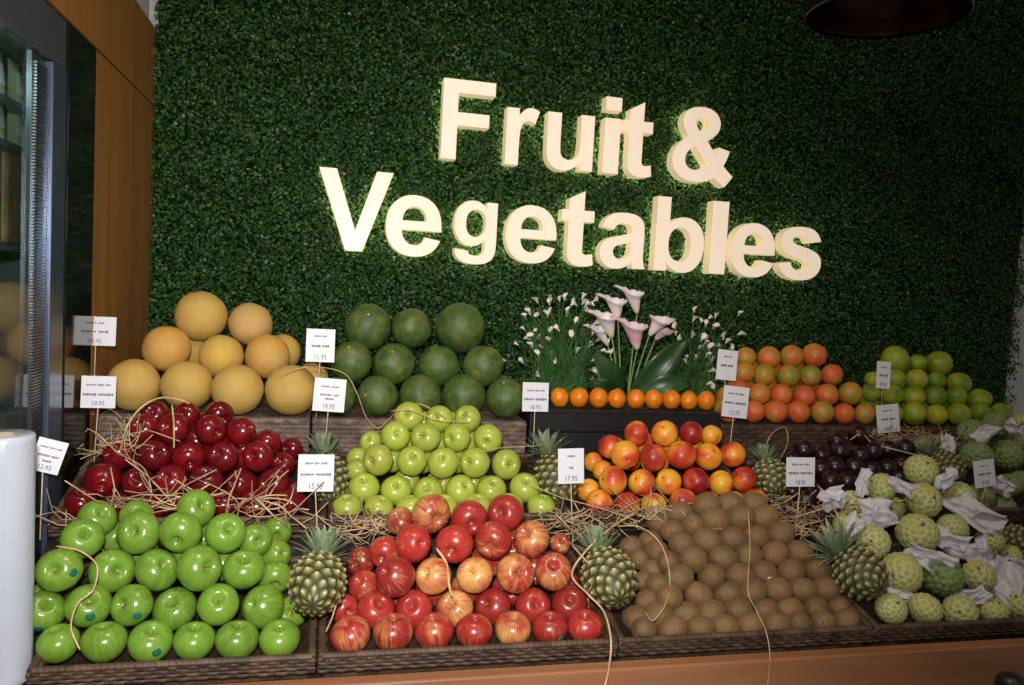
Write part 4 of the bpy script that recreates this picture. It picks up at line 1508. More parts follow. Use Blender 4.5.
def smear(w, h, words, y, mb):
    """a line of print too small to read: short dashes the length of the letters"""
    tot = sum(words) + 0.8*(len(words)-1)
    u = w/tot
    x = -w/2
    for n_ in words:
        for k in range(n_):
            hh = h*rng.uniform(0.55, 1.0)
            mb.box((x+u*0.12, y-hh/2, 0.0), (x+u*0.85, y+hh/2, 0.0003))
            x += u
        x += 0.8*u


def price_tag(cx, cy, wpx, hpx, Y, foot, label, lines, price, roll=0.0, yaw=0.0, tripod=False):
    c = atY(cx, cy, Y)
    k = depth(c)/F
    w, h = wpx*k, hpx*k
    ft = atY(*foot)
    root = thing('price_tag', label, 'price tag', ft, (0, 0, 0), 'white price tags on skewers')
    # the card faces the aisle, leaning back a little
    q = Quaternion((0, 0, 1), yaw) @ Quaternion((1, 0, 0), R(84)) @ Quaternion((0, 0, 1), roll)
    card = link(bpy.data.objects.new('card', MB().box((-w/2, -h/2, -0.0006), (w/2, h/2, 0.0006)).mesh('card', M['card'], False)), root)
    card.location = c - ft
    card.rotation_mode = 'QUATERNION'
    card.rotation_quaternion = q
    mb = MB()
    for (frac, ww, hh, words) in lines:
        smear(w*ww, h*hh, words, h*(0.5-frac), mb)
    pr = mb.build('printed_lines', M['ink'], card, smooth=False)
    pr.location = (0, 0, 0.0007)
    if price:
        pm = link(bpy.data.objects.new('printed_price', text_mesh(price, h*0.21, M['price'])), card)
        pm.location = (0, -h*0.42, 0.0009)
        pm.scale = (0.85, 1, 1)
    n_ = q @ Vector((0, 0, 1))
    top = c - n_*0.0022 + (q @ Vector((0, h*0.25, 0)))
    b = MB()
    low = c - n_*0.0022 + (q @ Vector((0, -h*0.5, 0)))
    b.tube([top-ft, low-ft, Vector((0, 0, 0))], 0.0014, 6)
    if tripod:
        b.tube([low-ft, Vector((-0.022, 0.005, -0.004))], 0.0013, 6)
        b.tube([low-ft, Vector((0.024, 0.005, 0.0))], 0.0013, 6)
    b.build('skewer', M['skewer'], root)
    return root


L1 = [(0.22, 0.42, 0.06, (4, 3)), (0.52, 0.62, 0.09, (5, 4))]
L2 = [(0.28, 0.70, 0.06, (6, 4, 3)), (0.58, 0.88, 0.09, (7, 8))]
L3 = [(0.24, 0.62, 0.07, (5, 3, 4)), (0.54, 0.85, 0.08, (6, 7))]
price_tag(96, 331, 37, 29, 2.20, (93, 415, 2.20), 'white price tag in front of the wood panel, higher of two at left', L1, '31.95')
price_tag(98.5, 392, 32, 32, 2.06, (94, 462, 2.03), 'white price tag left of the melons, just above the dark red apples', L2, '10.95')
price_tag(48.5, 456, 27, 33, 1.79, (40, 540, 1.76), 'tilted white price tag beside the plastic bag roll', [(0.25, 0.75, 0.06, (6, 4, 4)), (0.5, 0.7, 0.08, (8, 5)), (0.66, 0.3, 0.07, (4,))], '13.95', roll=R(-17), yaw=R(12))
price_tag(320.5, 345.5, 28, 33, 2.155, (316, 420, 2.17), 'white price tag between the melons and the watermelons, upper one', L1, '11.95')
price_tag(329.5, 395, 31, 33, 2.10, (325, 452, 2.04), 'white price tag before the leftmost watermelon', [(0.25, 0.55, 0.05, (5, 4)), (0.50, 0.6, 0.06, (6, 3)), (0.62, 0.3, 0.06, (5,))], '19.95', roll=R(-3))
price_tag(316, 473, 35, 37, 1.795, (318, 545, 1.74), 'white price tag standing above the left front pineapple', L3, '15.95')
price_tag(535.5, 397, 27, 29, 2.12, (533, 455, 2.06), 'white price tag at the left end of the mandarin row', L2, '18.95')
price_tag(571, 466, 27, 35, 1.80, (573, 545, 1.73), 'white price tag at the left of the nectarines', [(0.22, 0.3, 0.06, (5,)), (0.55, 0.16, 0.08, (3,))], '17.95', roll=R(2))
price_tag(727, 365, 22, 30, 2.215, (722, 415, 2.20), 'white price tag leaning among the white flowers', L1, None, roll=R(-4))
price_tag(735.5, 402, 28, 31, 2.15, (730, 445, 2.10), 'white price tag at the lower left of the orange-green citrus stack', L3, '12.95', roll=R(-5))
price_tag(883.5, 375, 16, 27, 2.20, (881, 412, 2.20), 'narrow white price tag high on the green citrus stack', L1, '9.95', roll=R(-2))
price_tag(888, 418.5, 26, 28, 2.14, (891, 452, 2.08), 'white price tag at the foot of the green citrus stack', L1, '16.95', roll=R(6))
price_tag(800.5, 472, 32, 29, 1.83, (796, 530, 1.76), 'white price tag in front of the plums', L3, '18.95')
price_tag(984.5, 473.5, 25, 27, 1.84, (988, 508, 1.83), 'tilted white price tag among the dark custard apples', L1, '9.75', roll=R(8), tripod=True)


# ------------------------------------------------------------------ flowers behind the mandarins
def bush(label, cx, cy, Y, ext, nb, nf, seed, florets):
    g = random.Random(seed)
    base = atY(cx, cy, Y)
    base.z = BOXTOP
    root = thing('flowering_plant', label, 'plant', base, (0, 0, 0), 'white flowered grassy plants')
    mb = MB()
    k = depth(base)/F
    tips = []
    for i in range(nb):
        x = g.uniform(ext[0], ext[1])
        y = g.uniform(ext[2], ext[3])
        tips.append((x, y, False))
    for f in florets:
        tips.append((f[0], f[1], True))
    ends = []
    for x, y, fl_ in tips:
        tip = atY(x, y, Y + g.uniform(-0.07, 0.09)) - base
        st_ = Vector((g.gauss(0, 0.05), g.gauss(0, 0.025), 0.0))
        mid = st_.lerp(tip, 0.55) + Vector((-(tip.x-st_.x)*0.06, 0, max(0.015, abs(tip.x)*0.22)))
        pts = bend([st_, st_.lerp(mid, 0.5) + Vector((0, 0, 0.012)), mid, tip], 3)
        n_ = len(pts)
        if fl_:
            mb.tube(pts, 0.0011, 4)
            ends.append((tip, (pts[-1]-pts[-3]).normalized()))
        else:
            mb.tube(pts, [0.0032*(1-i/(n_-1))**0.6 + 0.0003 for i in range(n_)], 4, flat=0.3)
    fo = mb.build('foliage', M['blade'], root)
    fo['kind'] = 'stuff'
    fm = MB()
    vs, fs = [], []
    NP, NL = 10, 5
    for j in range(NL):
        t = j/(NL-1)
        for i in range(NP):
            w = 2*math.pi*i/NP
            r = 0.0022 + 0.0085*t**1.4*(1 + 0.35*math.cos(w)*t)
            vs.append((r*math.cos(w), r*math.sin(w)*0.8, 0.019*t*(1 + 0.30*math.cos(w)*t)))
    for j in range(NL-1):
        for i in range(NP):
            fs.append((j*NP+i, j*NP+(i+1) % NP, (j+1)*NP+(i+1) % NP, (j+1)*NP+i))
    fm.add(vs, fs)
    me = fm.mesh('white_flower', M['floret'])
    for tip, d in ends:
        o = link(bpy.data.objects.new('white_flower', me), root)
        o.location = tip
        o.rotation_mode = 'QUATERNION'
        dd = d + Vector((g.gauss(0, 0.4), g.gauss(-0.3, 0.4), g.gauss(0, 0.4)))
        o.rotation_quaternion = dd.to_track_quat('Z', 'Y') @ Quaternion((0, 0, 1), g.uniform(0, 6))
        s = g.uniform(0.8, 1.15)
        o.scale = (s, s, s)
    return root


def zz(lst, ox, oy, s):
    return [(ox + x/s, oy + y/s) for x, y in lst]


fl1 = zz([(185, 112), (245, 95), (243, 125), (292, 105), (316, 100), (125, 185), (148, 172), (180, 180), (232, 185), (248, 165), (122, 243), (178, 255), (165, 275), (150, 293), (290, 250), (245, 260),
          (90, 318), (160, 332), (200, 300), (215, 332), (245, 300), (348, 285), (367, 220), (330, 160), (322, 178), (345, 125), (375, 125), (402, 120), (430, 118), (455, 105), (400, 95), (415, 135), (430, 155),
          (372, 358), (190, 375), (190, 405), (252, 385), (278, 405), (115, 410), (28, 395), (68, 490), (195, 475), (395, 398), (443, 400), (440, 440), (436, 482), (465, 512), (478, 530), (450, 270), (455, 215), (470, 300), (430, 330), (492, 345), (505, 305), (520, 350)], 500, 280, 4.89)
bush('grassy plant with small white flowers left of the pink lilies', 559, 408, 2.44, (518, 612, 300, 392), 230, 40, 11, fl1)
fl2 = zz([(285, 118), (278, 165), (318, 175), (358, 152), (395, 150), (405, 195), (385, 205), (345, 195), (188, 205), (190, 240), (222, 272), (270, 250), (318, 270), (340, 285), (355, 255), (395, 295), (362, 318), (310, 310), (440, 262), (450, 280),
          (518, 135), (515, 235), (192, 325), (290, 345), (285, 370), (345, 355), (248, 360), (200, 390), (245, 385), (260, 450), (150, 480), (232, 500), (60, 405), (345, 400), (370, 390), (365, 430), (400, 440), (440, 450), (340, 450), (395, 475), (350, 498), (385, 520),
          (490, 440), (470, 460), (580, 470), (490, 505), (20, 548), (75, 520), (345, 425), (470, 310), (408, 620 - 10)], 640, 290, 5.267)
fl2 = [f for f in fl2 if f[1] < 402]
bush('grassy plant with small white flowers right of the pink lilies', 692, 410, 2.44, (655, 735, 318, 394), 120, 40, 12, fl2)

lp = atY(622, 412, 2.42)
lp.z = BOXTOP
lily = thing('calla_lily', 'tall plant with pink-white trumpet lilies and broad dark leaves behind mandarins', 'plant', lp)


def lily_flower(base_px, tip_px, width, Y, pink, twist):
    b, t = atY(*base_px, Y) - lp, atY(*tip_px, Y-0.015) - lp
    L = (t-b).length
    k = depth(lp)/F
    wd = width*k*0.5
    NP, NL = 40, 14
    vs, fs, es = [], [], []
    for j in range(NL):
        q = j/(NL-1)
        for i in range(NP):
            w = 2*math.pi*i/NP
            fr = 0.5+0.5*math.cos(w)           # 1 on the long pointed side
            h = q*(0.60 + 0.40*fr**2.5)
            r = wd*(0.11 + 0.74*h**0.85)
            nar = 1 - 0.40*max(0, h-0.72)/0.28*fr          # the lip runs out to a point
            lipout = wd*0.55*max(0, h-0.70)**2/0.09*fr**3 + wd*0.28*max(0, q-0.8)/0.2*(1-fr)
            ruf = wd*0.05*math.sin(11*w)*q**5
            x = r*math.cos(w) + (lipout if fr > 0.5 else -lipout)
            y = r*math.sin(w)*nar*0.9 + (wd*0.30*max(0, q-0.75)/0.25*math.sin(w)*(1-fr*0.8))
            vs.append((x, y, h*L + ruf))
            es.append(q)
    for j in range(NL-1):
        for i in range(NP):
            fs.append((j*NP+i, j*NP+(i+1) % NP, (j+1)*NP+(i+1) % NP, (j+1)*NP+i))
    mb = MB().add(vs, fs)
    me = mb.mesh('flower', M['petal'])
    at = me.attributes.new('eye', 'FLOAT', 'POINT')
    at.data.foreach_set('value', np.array(es, np.float32))
    o = link(bpy.data.objects.new('flower', me), lily)
    o.color = (1, 1, 1, pink)
    o.location = b
    o.rotation_mode = 'QUATERNION'
    zd = (t-b).normalized()
    xd = Vector((twist, 0.35, 0.0))
    xd = (xd - zd*xd.dot(zd)).normalized()
    o.rotation_quaternion = Matrix((xd, zd.cross(xd), zd)).transposed().to_quaternion()
    md = o.modifiers.new('thickness', 'SOLIDIFY')
    md.thickness = 0.0012
    sp = MB().tube([(0, 0, 0.1*L), (0, 0, 0.5*L)], [0.003, 0.0022], 7).mesh('spadix', M['mandarin'])
    link(bpy.data.objects.new('spadix', sp), o)
    st_ = Vector(((base_px[0]-622)*k*0.30, rng.uniform(-0.01, 0.01), 0))
    MB().tube(bend([st_, st_.lerp(b, 0.5) + Vector((0, 0, 0.01)), b], 5), 0.0026, 7).build('stem', M['lilystem'], lily)


lily_flower((637, 314), (631, 282), 26, 2.44, 0.05, -1)
lily_flower((618, 320), (614, 291), 27, 2.42, 0.05, -1)
lily_flower((612, 338), (603, 305), 29, 2.41, 0.0, -1)
lily_flower((608, 346), (594, 320), 18, 2.43, 0.0, -1)
lily_flower((637, 350), (632, 313), 32, 2.37, 0.8, -1)
lily_flower((649, 336), (666, 312), 27, 2.40, 0.2, 1)
lily_flower((655, 340), (668, 326), 20, 2.44, 0.7, 1)


def broad_leaf(a, b, width, Y, sag):
    A_, B_ = atY(*a, Y) - lp, atY(*b, Y-0.05) - lp
    k = depth(lp)/F
    vs, fs = [], []
    N_ = 14
    d = (B_-A_)
    sd = d.cross(Vector((0, -1, 0.3))).normalized()
    for i in range(N_+1):
        t = i/N_
        p = A_ + d*t + Vector((0, -0.03*math.sin(math.pi*t), sag*math.sin(math.pi*t)))
        w = width*k*0.5*math.sin(math.pi*min(1, 0.05+0.95*t))**0.8*(1.15-0.4*t)
        rp = 0.004*math.sin(9*t)
        for c, e in ((-1, 0.012), (-0.5, 0.004), (0, 0), (0.5, 0.004), (1, 0.012)):
            vs.append(p + sd*w*c + Vector((0, -e + rp*abs(c), 0)))
    for i in range(N_):
        for c in range(4):
            q = i*5+c
            fs.append((q, q+1, q+6, q+5))
    o = MB().add(vs, fs).build('leaf', M['bigleaf'], lily)
    md = o.modifiers.new('thickness', 'SOLIDIFY')
    md.thickness = 0.0012
    return o


broad_leaf((628, 401), (686, 338), 26, 2.42, 0.02)
broad_leaf((630, 401), (690, 384), 24, 2.40, 0.03)
broad_leaf((620, 401), (594, 352), 30, 2.45, 0.0)
broad_leaf((634, 401), (682, 356), 20, 2.46, 0.03)
broad_leaf((612, 401), (590, 380), 22, 2.43, 0.01)

# ------------------------------------------------------------------ sign letters
GL = {
    'F': [[(150, 0), (150, 1466), (1155, 1466), (1155, 1218), (446, 1218), (446, 871), (1058, 871), (1058, 623), (446, 623), (446, 0)]],
    'V': [[(523, 0), (-1, 1466), (320, 1466), (691, 381), (1050, 1466), (1364, 1466), (839, 0)]],
    'l': [[(147, 0), (147, 1466), (428, 1466), (428, 0)]],
    'i': [[(147, 1206), (147, 1466), (428, 1466), (428, 1206)], [(147, 0), (147, 1062), (428, 1062), (428, 0)]],
    'r': [[(416, 0), (135, 0), (135, 1062), (396, 1062), (396, 911), ('q', 463, 1018, 516.5, 1052), ('q', 570, 1086, 638, 1086), ('q', 734, 1086, 823, 1033), (736, 788), ('q', 665, 834, 604, 834), ('q', 545, 834, 504, 801.5), ('q', 463, 769, 439.5, 684), ('q', 416, 599, 416, 328)]],
    'u': [[(846, 0), (846, 159), ('q', 788, 74, 693.5, 25), ('q', 599, -24, 494, -24), ('q', 387, -24, 302, 23), ('q', 217, 70, 179, 155), ('q', 141, 240, 141, 390), (141, 1062), (422, 1062), (422, 574), ('q', 422, 350, 437.5, 299.5), ('q', 453, 249, 494, 219.5), ('q', 535, 190, 598, 190), ('q', 670, 190, 727, 229.5), ('q', 784, 269, 805, 327.5), ('q', 826, 386, 826, 614), (826, 1062), (1107, 1062), (1107, 0)]],
    't': [[(634, 1062), (634, 838), (442, 838), (442, 410), ('q', 442, 280, 447.5, 258.5), ('q', 453, 237, 472.5, 223), ('q', 492, 209, 520, 209), ('q', 559, 209, 633, 236), (657, 18), ('q', 559, -24, 435, -24), ('q', 359, -24, 298, 1.5), ('q', 237, 27, 208.5, 67.5), ('q', 180, 108, 169, 177), ('q', 160, 226, 160, 375), (160, 838), (31, 838), (31, 1062), (160, 1062), (160, 1273), (442, 1437), (442, 1062)]],
    'e': [[(762, 338), (1042, 291), ('q', 988, 137, 871.5, 56.5), ('q', 755, -24, 580, -24), ('q', 303, -24, 170, 157), ('q', 65, 302, 65, 523), ('q', 65, 787, 203, 936.5), ('q', 341, 1086, 552, 1086), ('q', 789, 1086, 926, 929.5), ('q', 1063, 773, 1057, 450), (353, 450), ('q', 356, 325, 421, 255.5), ('q', 486, 186, 583, 186), ('q', 649, 186, 694, 222), ('q', 739, 258, 762, 338)],
          [(778, 622), ('q', 775, 744, 715, 807.5), ('q', 655, 871, 569, 871), ('q', 477, 871, 417, 804), ('q', 357, 737, 358, 622)]],
    'a': [[(357, 738), (102, 784), ('q', 145, 938, 250, 1012), ('q', 355, 1086, 562, 1086), ('q', 750, 1086, 842, 1041.5), ('q', 934, 997, 971.5, 928.5), ('q', 1009, 860, 1009, 677), (1006, 349), ('q', 1006, 209, 1019.5, 142.5), ('q', 1033, 76, 1070, 0), (792, 0), ('q', 781, 28, 765, 83), ('q', 758, 108, 755, 116), ('q', 683, 46, 601, 11), ('q', 519, -24, 426, -24), ('q', 262, -24, 167.5, 65), ('q', 73, 154, 73, 290), ('q', 73, 380, 116, 450.5), ('q', 159, 521, 236.5, 558.5), ('q', 314, 596, 460, 624), ('q', 657, 661, 733, 693), (733, 721), ('q', 733, 802, 693, 836.5), ('q', 653, 871, 542, 871), ('q', 467, 871, 425, 841.5), ('q', 383, 812, 357, 738)],
          [(733, 510), ('q', 679, 492, 562, 467), ('q', 445, 442, 409, 418), ('q', 354, 379, 354, 319), ('q', 354, 260, 398, 217), ('q', 442, 174, 510, 174), ('q', 586, 174, 655, 224), ('q', 706, 262, 722, 317), ('q', 733, 353, 733, 454)]],
    'b': [[(135, 0), (135, 1466), (416, 1466), (416, 938), ('q', 546, 1086, 724, 1086), ('q', 918, 1086, 1045, 945.5), ('q', 1172, 805, 1172, 542), ('q', 1172, 270, 1042.5, 123), ('q', 913, -24, 728, -24), ('q', 637, -24, 548.5, 21.5), ('q', 460, 67, 396, 156), (396, 0)],
          [(414, 554), ('q', 414, 389, 466, 310), ('q', 539, 198, 660, 198), ('q', 753, 198, 818.5, 277.5), ('q', 884, 357, 884, 528), ('q', 884, 710, 818, 790.5), ('q', 752, 871, 649, 871), ('q', 548, 871, 481, 792.5), ('q', 414, 714, 414, 554)]],
    'g': [[(121, -70), (442, -109), ('q', 450, -165, 479, -186), ('q', 519, -216, 605, -216), ('q', 715, -216, 770, -183), ('q', 807, -161, 826, -112), ('q', 839, -77, 839, 17), (839, 172), ('q', 713, 0, 521, 0), ('q', 307, 0, 182, 181), ('q', 84, 324, 84, 537), ('q', 84, 804, 212.5, 945), ('q', 341, 1086, 532, 1086), ('q', 729, 1086, 857, 913), (857, 1062), (1120, 1062), (1120, 109), ('q', 1120, -79, 1089, -172), ('q', 1058, -265, 1002, -318), ('q', 946, -371, 852.5, -401), ('q', 759, -431, 616, -431), ('q', 346, -431, 233, -338.5), ('q', 120, -246, 120, -104), ('q', 120, -90, 121, -70)],
          [(372, 553), ('q', 372, 384, 437.5, 305.5), ('q', 503, 227, 599, 227), ('q', 702, 227, 773, 307.5), ('q', 844, 388, 844, 546), ('q', 844, 711, 776, 791), ('q', 708, 871, 604, 871), ('q', 503, 871, 437.5, 792.5), ('q', 372, 714, 372, 553)]],
    's': [[(48, 303), (330, 346), ('q', 348, 264, 403, 221.5), ('q', 458, 179, 557, 179), ('q', 666, 179, 721, 219), ('q', 758, 247, 758, 294), ('q', 758, 326, 738, 347), ('q', 717, 367, 644, 384), ('q', 304, 459, 213, 521), ('q', 87, 607, 87, 760), ('q', 87, 898, 196, 992), ('q', 305, 1086, 534, 1086), ('q', 752, 1086, 858, 1015), ('q', 964, 944, 1004, 805), (739, 756), ('q', 722, 818, 674.5, 851), ('q', 627, 884, 539, 884), ('q', 428, 884, 380, 853), ('q', 348, 831, 348, 796), ('q', 348, 766, 376, 745), ('q', 414, 717, 638.5, 666), ('q', 863, 615, 952, 541), ('q', 1040, 466, 1040, 332), ('q', 1040, 186, 918, 81), ('q', 796, -24, 557, -24), ('q', 340, -24, 213.5, 64), ('q', 87, 152, 48, 303)]],
    '&': [[(1409, 146), (1233, -78), ('q', 1104, -14, 989, 97), ('q', 899, 34, 799, 5), ('q', 699, -24, 560, -24), ('q', 283, -24, 143, 132), ('q', 35, 253, 35, 411), ('q', 35, 555, 120, 670), ('q', 206, 785, 376, 870), ('q', 300, 961, 261, 1042), ('q', 222, 1124, 222, 1197), ('q', 222, 1332, 330, 1412), ('q', 439, 1491, 640, 1491), ('q', 834, 1491, 943, 1396), ('q', 1052, 1301, 1052, 1164), ('q', 1052, 1076, 999, 996), ('q', 947, 917, 787, 819), (989, 552), ('q', 1025, 616, 1051, 717), (1302, 660), ('q', 1266, 530, 1238, 466), ('q', 1210, 402, 1178, 349), ('q', 1225, 305, 1299, 238)],
          [(601, 1000), ('q', 700, 1040, 740, 1085), ('q', 780, 1124, 780, 1169), ('q', 780, 1215, 746, 1243), ('q', 712, 1271, 650, 1271), ('q', 585, 1271, 550, 1243), ('q', 516, 1215, 516, 1172), ('q', 516, 1115, 560, 1054)],
          [(521, 698), ('q', 420, 645, 370, 576), ('q', 320, 507, 320, 433), ('q', 320, 338, 380, 279), ('q', 440, 220, 541, 220), ('q', 608, 220, 669, 246), ('q', 730, 273, 801, 333)]],
}


def flat(path):
    out = []
    for e in path:
        if e[0] == 'q':
            x0, y0 = out[-1]
            _, cx, cy, x1, y1 = e
            for k in range(1, 7):
                t = k/6
                out.append(((1-t)**2*x0 + 2*t*(1-t)*cx + t*t*x1, (1-t)**2*y0 + 2*t*(1-t)*cy + t*t*y1))
        else:
            out.append((e[0], e[1]))
    if abs(out[0][0]-out[-1][0]) + abs(out[0][1]-out[-1][1]) < 1e-6:
        out.pop()
    return out


LD = 0.050
LYF = 2.765   # front of the letters


def letter(ch, lpx, rpx, z0, z1, label):
    paths = [flat(p) for p in GL[ch]]
    xs = [x for p in paths for x, y in p]
    ys = [y for p in paths for x, y in p]
    x0, x1, y0, y1 = min(xs), max(xs), min(ys), max(ys)
    X0, X1 = atY(*lpx, LYF).x, atY(*rpx, LYF).x
    sx, sz = (X1-X0)/(x1-x0), (z1-z0)/(y1-y0)
    cu = bpy.data.curves.new('outline', 'CURVE')
    cu.dimensions = '2D'
    cu.fill_mode = 'BOTH'
    cu.extrude = LD/2
    cu.bevel_depth = 0.0015
    cu.bevel_resolution = 1
    cu.offset = -0.0015
    for p in paths:
        sp = cu.splines.new('POLY')
        sp.points.add(len(p)-1)
        sp.use_cyclic_u = True
        for pt, (x, y) in zip(sp.points, p):
            pt.co = ((x-x0)*sx, (y-y0)*sz, 0, 1)
    t = bpy.data.objects.new('outline', cu)
    COL.objects.link(t)
    me = bpy.data.meshes.new_from_object(t.evaluated_get(bpy.context.evaluated_depsgraph_get()))
    bpy.data.objects.remove(t)
    me.materials.clear()
    me.materials.append(M['side'])
    me.materials.append(M['back'])
    for p in me.polygons:
        p.material_index = 1 if p.normal.z < -0.95 else 0
    # split off the front face as a part of its own
    front = [p for p in me.polygons if p.normal.z > 0.95]
    fv, ff, mp_ = [], [], {}
    for p in front:
        f = []
        for vi in p.vertices:
            if vi not in mp_:
                mp_[vi] = len(fv)
                fv.append(me.vertices[vi].co + Vector((0, 0, 0.0006)))
            f.append(mp_[vi])
        ff.append(tuple(f))
    me.polygons.foreach_set('use_smooth', [False]*len(me.polygons))
    o = link(bpy.data.objects.new('sign_letter', me))
    o.location = (X0, LYF + LD/2, z0)
    o.rotation_euler = (R(90), 0, 0)
    tag(o, label, 'sign letter', 'illuminated sign letters on the hedge')
    MB().add(fv, ff).build('face', M['face'], o, smooth=False)
    return o


cap, xh = 0.272, 0.272
zb1, zb2 = atY(439, 158, LYF).z, atY(352, 251, LYF).z
CH = 0.272
U_ = CH/1466
letter('F', (442, 120), (496, 92), zb1, zb1+CH, 'glowing cream capital F starting the upper word of the sign')
letter('r', (506, 135), (540, 115), zb1, zb1+1086*U_, 'glowing cream letter r right after the F')
letter('u', (547, 138), (594, 138), zb1-24*U_, zb1+1062*U_, 'glowing cream letter u in the upper word')
letter('i', (604, 140), (620, 140), zb1, zb1+CH, 'glowing cream dotted letter i in the upper word')
letter('t', (623, 128), (654, 134), zb1-24*U_, zb1+1437*U_, 'glowing cream letter t ending the upper word')
letter('&', (672, 162), (733, 174), zb1-0.012, zb1+1470*U_, 'glowing cream ampersand at the end of the upper line')
letter('V', (319, 172), (394, 174), zb2, zb2+CH, 'glowing cream capital V starting the lower word of the sign')
letter('e', (386, 222), (442, 222), zb2-34*U_, zb2+1100*U_, 'glowing cream letter e right after the V')
letter('g', (454, 228), (497, 226), zb2-0.02, zb2+1086*U_, 'glowing cream letter g in the lower word')
letter('e', (506, 229), (557, 229), zb2-24*U_, zb2+1086*U_, 'glowing cream letter e between the g and the t')
letter('t', (562, 213), (594, 245), zb2-24*U_, zb2+1437*U_, 'glowing cream letter t in the lower word')
letter('a', (600, 246), (646, 254), zb2-24*U_, zb2+1086*U_, 'glowing cream letter a in the lower word')
letter('b', (656, 232), (704, 246), zb2-24*U_, zb2+CH, 'glowing cream letter b in the lower word')
letter('l', (711, 237), (727, 237), zb2, zb2+CH, 'glowing cream letter l in the lower word')
letter('e', (731, 250), (775, 250), zb2-24*U_, zb2+1086*U_, 'glowing cream letter e just before the final s')
letter('s', (778, 264), (821, 262), zb2-24*U_, zb2+1086*U_, 'glowing cream letter s ending the lower word')

# ------------------------------------------------------------------ pendant lamp, upper right
pc = atY(886, 14, 2.05)
pl = thing('pendant_lamp', 'unlit black dome pendant lamp with copper lining at the upper right', 'lamp', pc)
rw = 76*depth(pc)/F
MB().lathe([(rw, 0), (rw*1.0, 0.012), (rw*0.985, 0.05), (rw*0.90, 0.115), (rw*0.70, 0.175), (rw*0.42, 0.215), (rw*0.15, 0.235), (0, 0.238)], 48).build('shade', M['bronze'], pl)
MB().lathe([(rw*0.99, 0.001), (rw*0.975, 0.012), (rw*0.96, 0.05), (rw*0.875, 0.11), (rw*0.675, 0.168), (rw*0.40, 0.207), (0, 0.228)], 48).build('lining', M['copper'], pl)
MB().lathe([(rw*0.985, -0.004), (rw*1.012, -0.004), (rw*1.015, 0.004), (rw*1.0, 0.010), (rw*0.985, 0.006), (rw*0.985, -0.004)], 48).build('rim', M['bronze'], pl)
MB().tube([(0, 0, 0.23), (0, 0, 0.29)], 0.02, 14).tube([(0, 0, 0.28), (0, 0, 3.0-pc.z)], 0.003, 8).build('cord', M['black'], pl)
MB().lathe([(0, 0.09), (0.028, 0.10), (0.034, 0.13), (0.022, 0.17), (0.018, 0.21), (0, 0.21)], 18).build('bulb', M['bag'], pl)

# ------------------------------------------------------------------ refrigerator, left
FX = LX
lamp('added_refrigerator_fill', 'AREA', (-0.615, 1.55, 2.0), (-0.72, 1.80, 1.5), 1.5, (0.9, 1.0, 0.95), size=0.10)  # unseen lamp added inside the cabinet to brighten the pouches behind the glass
rf = thing('refrigerator', 'tall glass-front display refrigerator with black side column at the left', 'refrigerator', (-0.92, 1.5, 0))


def part(name, boxes, mat, parent=None, bev=0.003):
    mb = MB()
    for a, b in boxes:
        mb.box(tuple(a[i]-(-0.92, 1.5, 0)[i] for i in range(3)), tuple(b[i]-(-0.92, 1.5, 0)[i] for i in range(3)))
    o = mb.build(name, mat, parent or rf, smooth=False)
    if bev:
        bevel(o, bev)
    return o


part('cabinet', [((-1.28, 0.75, 0), (-1.25, 2.16, 2.115)), ((-1.25, 0.75, 0), (-0.62, 2.16, 0.30)), ((-1.25, 0.75, 0.3), (-0.62, 0.79, 2.01)), ((-1.25, 2.10, 0.3), (-0.62, 2.16, 2.01)), ((-1.25, 0.75, 2.01), (-0.62, 2.16, 2.115))], M['inside'])
part('header_panel', [((-0.62, 0.75, 2.012), (FX, 1.955, 2.115))], M['header'])
part('door_frame', [((-0.62, 1.865, 0.10), (FX+0.002, 1.955, 2.010)), ((-0.62, 0.75, 0.10), (FX, 0.83, 2.010)), ((-0.62, 0.83, 0.10), (FX, 1.78, 0.20))], M['frame'])
part('side_column', [((-0.62, 1.960, 0.0), (FX+0.004, 2.170, 2.118))], M['gloss'])
gl = part('glass_door', [((-0.590, 0.83, 0.20), (-0.582, 1.785, 2.010))], M['glass'], bev=0)
rb = MB()
for k in range(270):
    z = 0.24 + k*0.0065
    rb.box((-0.588+0.92, 1.797-1.5, z), (-0.577+0.92, 1.862-1.5, z+0.004))
rb.box((-0.592+0.92, 1.787-1.5, 0.20), (-0.583+0.92, 1.864-1.5, 2.01))
rb.build('ribbed_strip', M['steel'], rf, smooth=False)
for z in (0.70, 1.12, atX(25, 246, -0.64).z - 0.013, atX(28, 150, -0.62).z - 0.013, atX(28, 109, -0.62).z - 0.013):
    part('shelf', [((-1.24, 0.80, z), (-0.612, 2.095, z+0.012))], M['header'], bev=0)


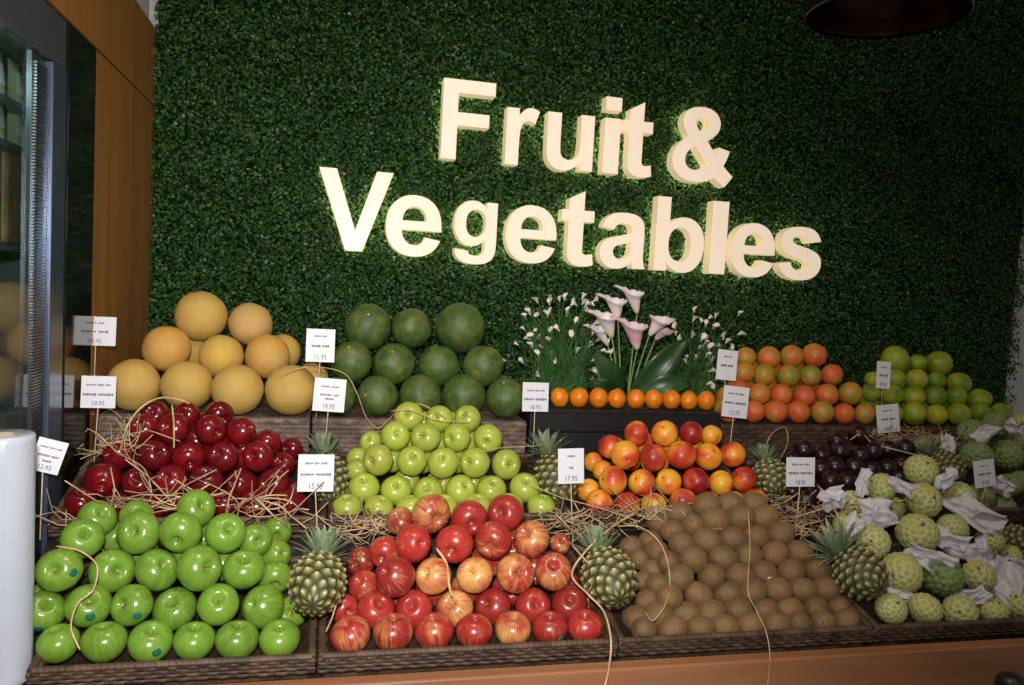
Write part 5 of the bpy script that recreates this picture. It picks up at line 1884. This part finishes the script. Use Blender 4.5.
def pouch(y, x, z, label, group, w=0.072, h=0.098):
    t = thing('food_pouch', label, 'food package', (x, y, z), (0, 0, R(90)), group)
    N_ = 10
    vs, fs = [], []
    for s in (-1, 1):
        for j in range(N_+1):
            for i in range(N_+1):
                u, v = i/N_*2-1, j/N_
                th = 0.017*(1-u*u)*(1-v**4)**0.7*(1-0.3*v)
                vs.append((u*w/2*(1-0.06*math.sin(math.pi*v)), s*th, v*h))
    n1 = (N_+1)**2
    for s in range(2):
        for j in range(N_):
            for i in range(N_):
                k = s*n1 + j*(N_+1)+i
                q = (k, k+1, k+N_+2, k+N_+1)
                fs.append(q if s == 0 else q[::-1])
    MB().add(vs, fs).build('pouch', M['pouch'], t)
    vb, fb = [], []
    for j in (0, 1):
        for i in range(9):
            u = i/8*1.1-0.55
            v = 0.30 + 0.45*j
            vb.append((u*w/2, -0.0178*(1-u*u)*(1-v**4)**0.7*(1-0.3*v)-0.0012, v*h))
    for i in range(8):
        fb.append((i, i+1, i+10, i+9))
    MB().add(vb, fb).build('label_band', M['pouch_band'], t)
    return t


for row, (z, nm) in enumerate(((atX(28, 109, -0.62).z, 'upper'), (atX(28, 150, -0.62).z, 'lower'))):
    for k in range(5):
        y = 2.005 - k*0.098
        pouch(y, -0.655, z, 'green and white food pouch, %s from the door edge on the %s refrigerator shelf' % (ORD[k], nm), 'food pouches in the refrigerator')
for k in range(4):
    y = 2.01 - k*0.135
    t = thing('food_tray', 'brown wrapped food tray, %s from the door edge behind refrigerator glass' % ORD[k], 'food package', (-0.69, y, atX(25, 246, -0.64).z), (0, 0, 0), 'brown food trays in the refrigerator')
    bevel(MB().box((-0.055, -0.058, 0), (0.055, 0.058, 0.19)).build('tray', M['tray'], t, smooth=False), 0.012, 3)
    MB().box((-0.050, -0.050, 0.19), (0.050, 0.050, 0.196)).build('lid', M['header'], t, smooth=False)

# ------------------------------------------------------------------ roll of plastic bags, left front
rr_ = 0.046
rY = 1.485
rX = atY(33, 560, rY).x - rr_
rzb = 0.8725
rzt = atY(20, 434, rY).z
rl = thing('plastic_bag_roll', 'tall white roll of plastic bags standing at the left front corner', 'bag roll', (rX, rY, rzb))
hR = rzt - rzb
MB().lathe([(0.018, 0.004), (rr_*0.97, 0.0), (rr_, 0.006), (rr_*1.004, hR*0.3), (rr_, hR*0.6), (rr_*1.003, hR*0.9), (rr_, hR-0.004), (rr_*0.96, hR), (0.018, hR-0.002)], 48,
           fn=lambda w, s: 1 + 0.006*math.sin(3*w+1)).build('wound_film', M['bag'], rl)
MB().lathe([(0.0165, 0.0), (0.018, 0.0), (0.018, hR), (0.0165, hR), (0.0165, 0.0)], 24).build('core', M['cardboard'], rl)
MB().add([(rr_*1.01*math.cos(a), rr_*1.01*math.sin(a)*1.0, z) for z in (0.01, hR-0.01) for a in [R(-70+8*k) for k in range(9)]],
         [(i, i+1, i+10, i+9) for i in range(8)]).build('loose_film_end', M['bag'], rl)
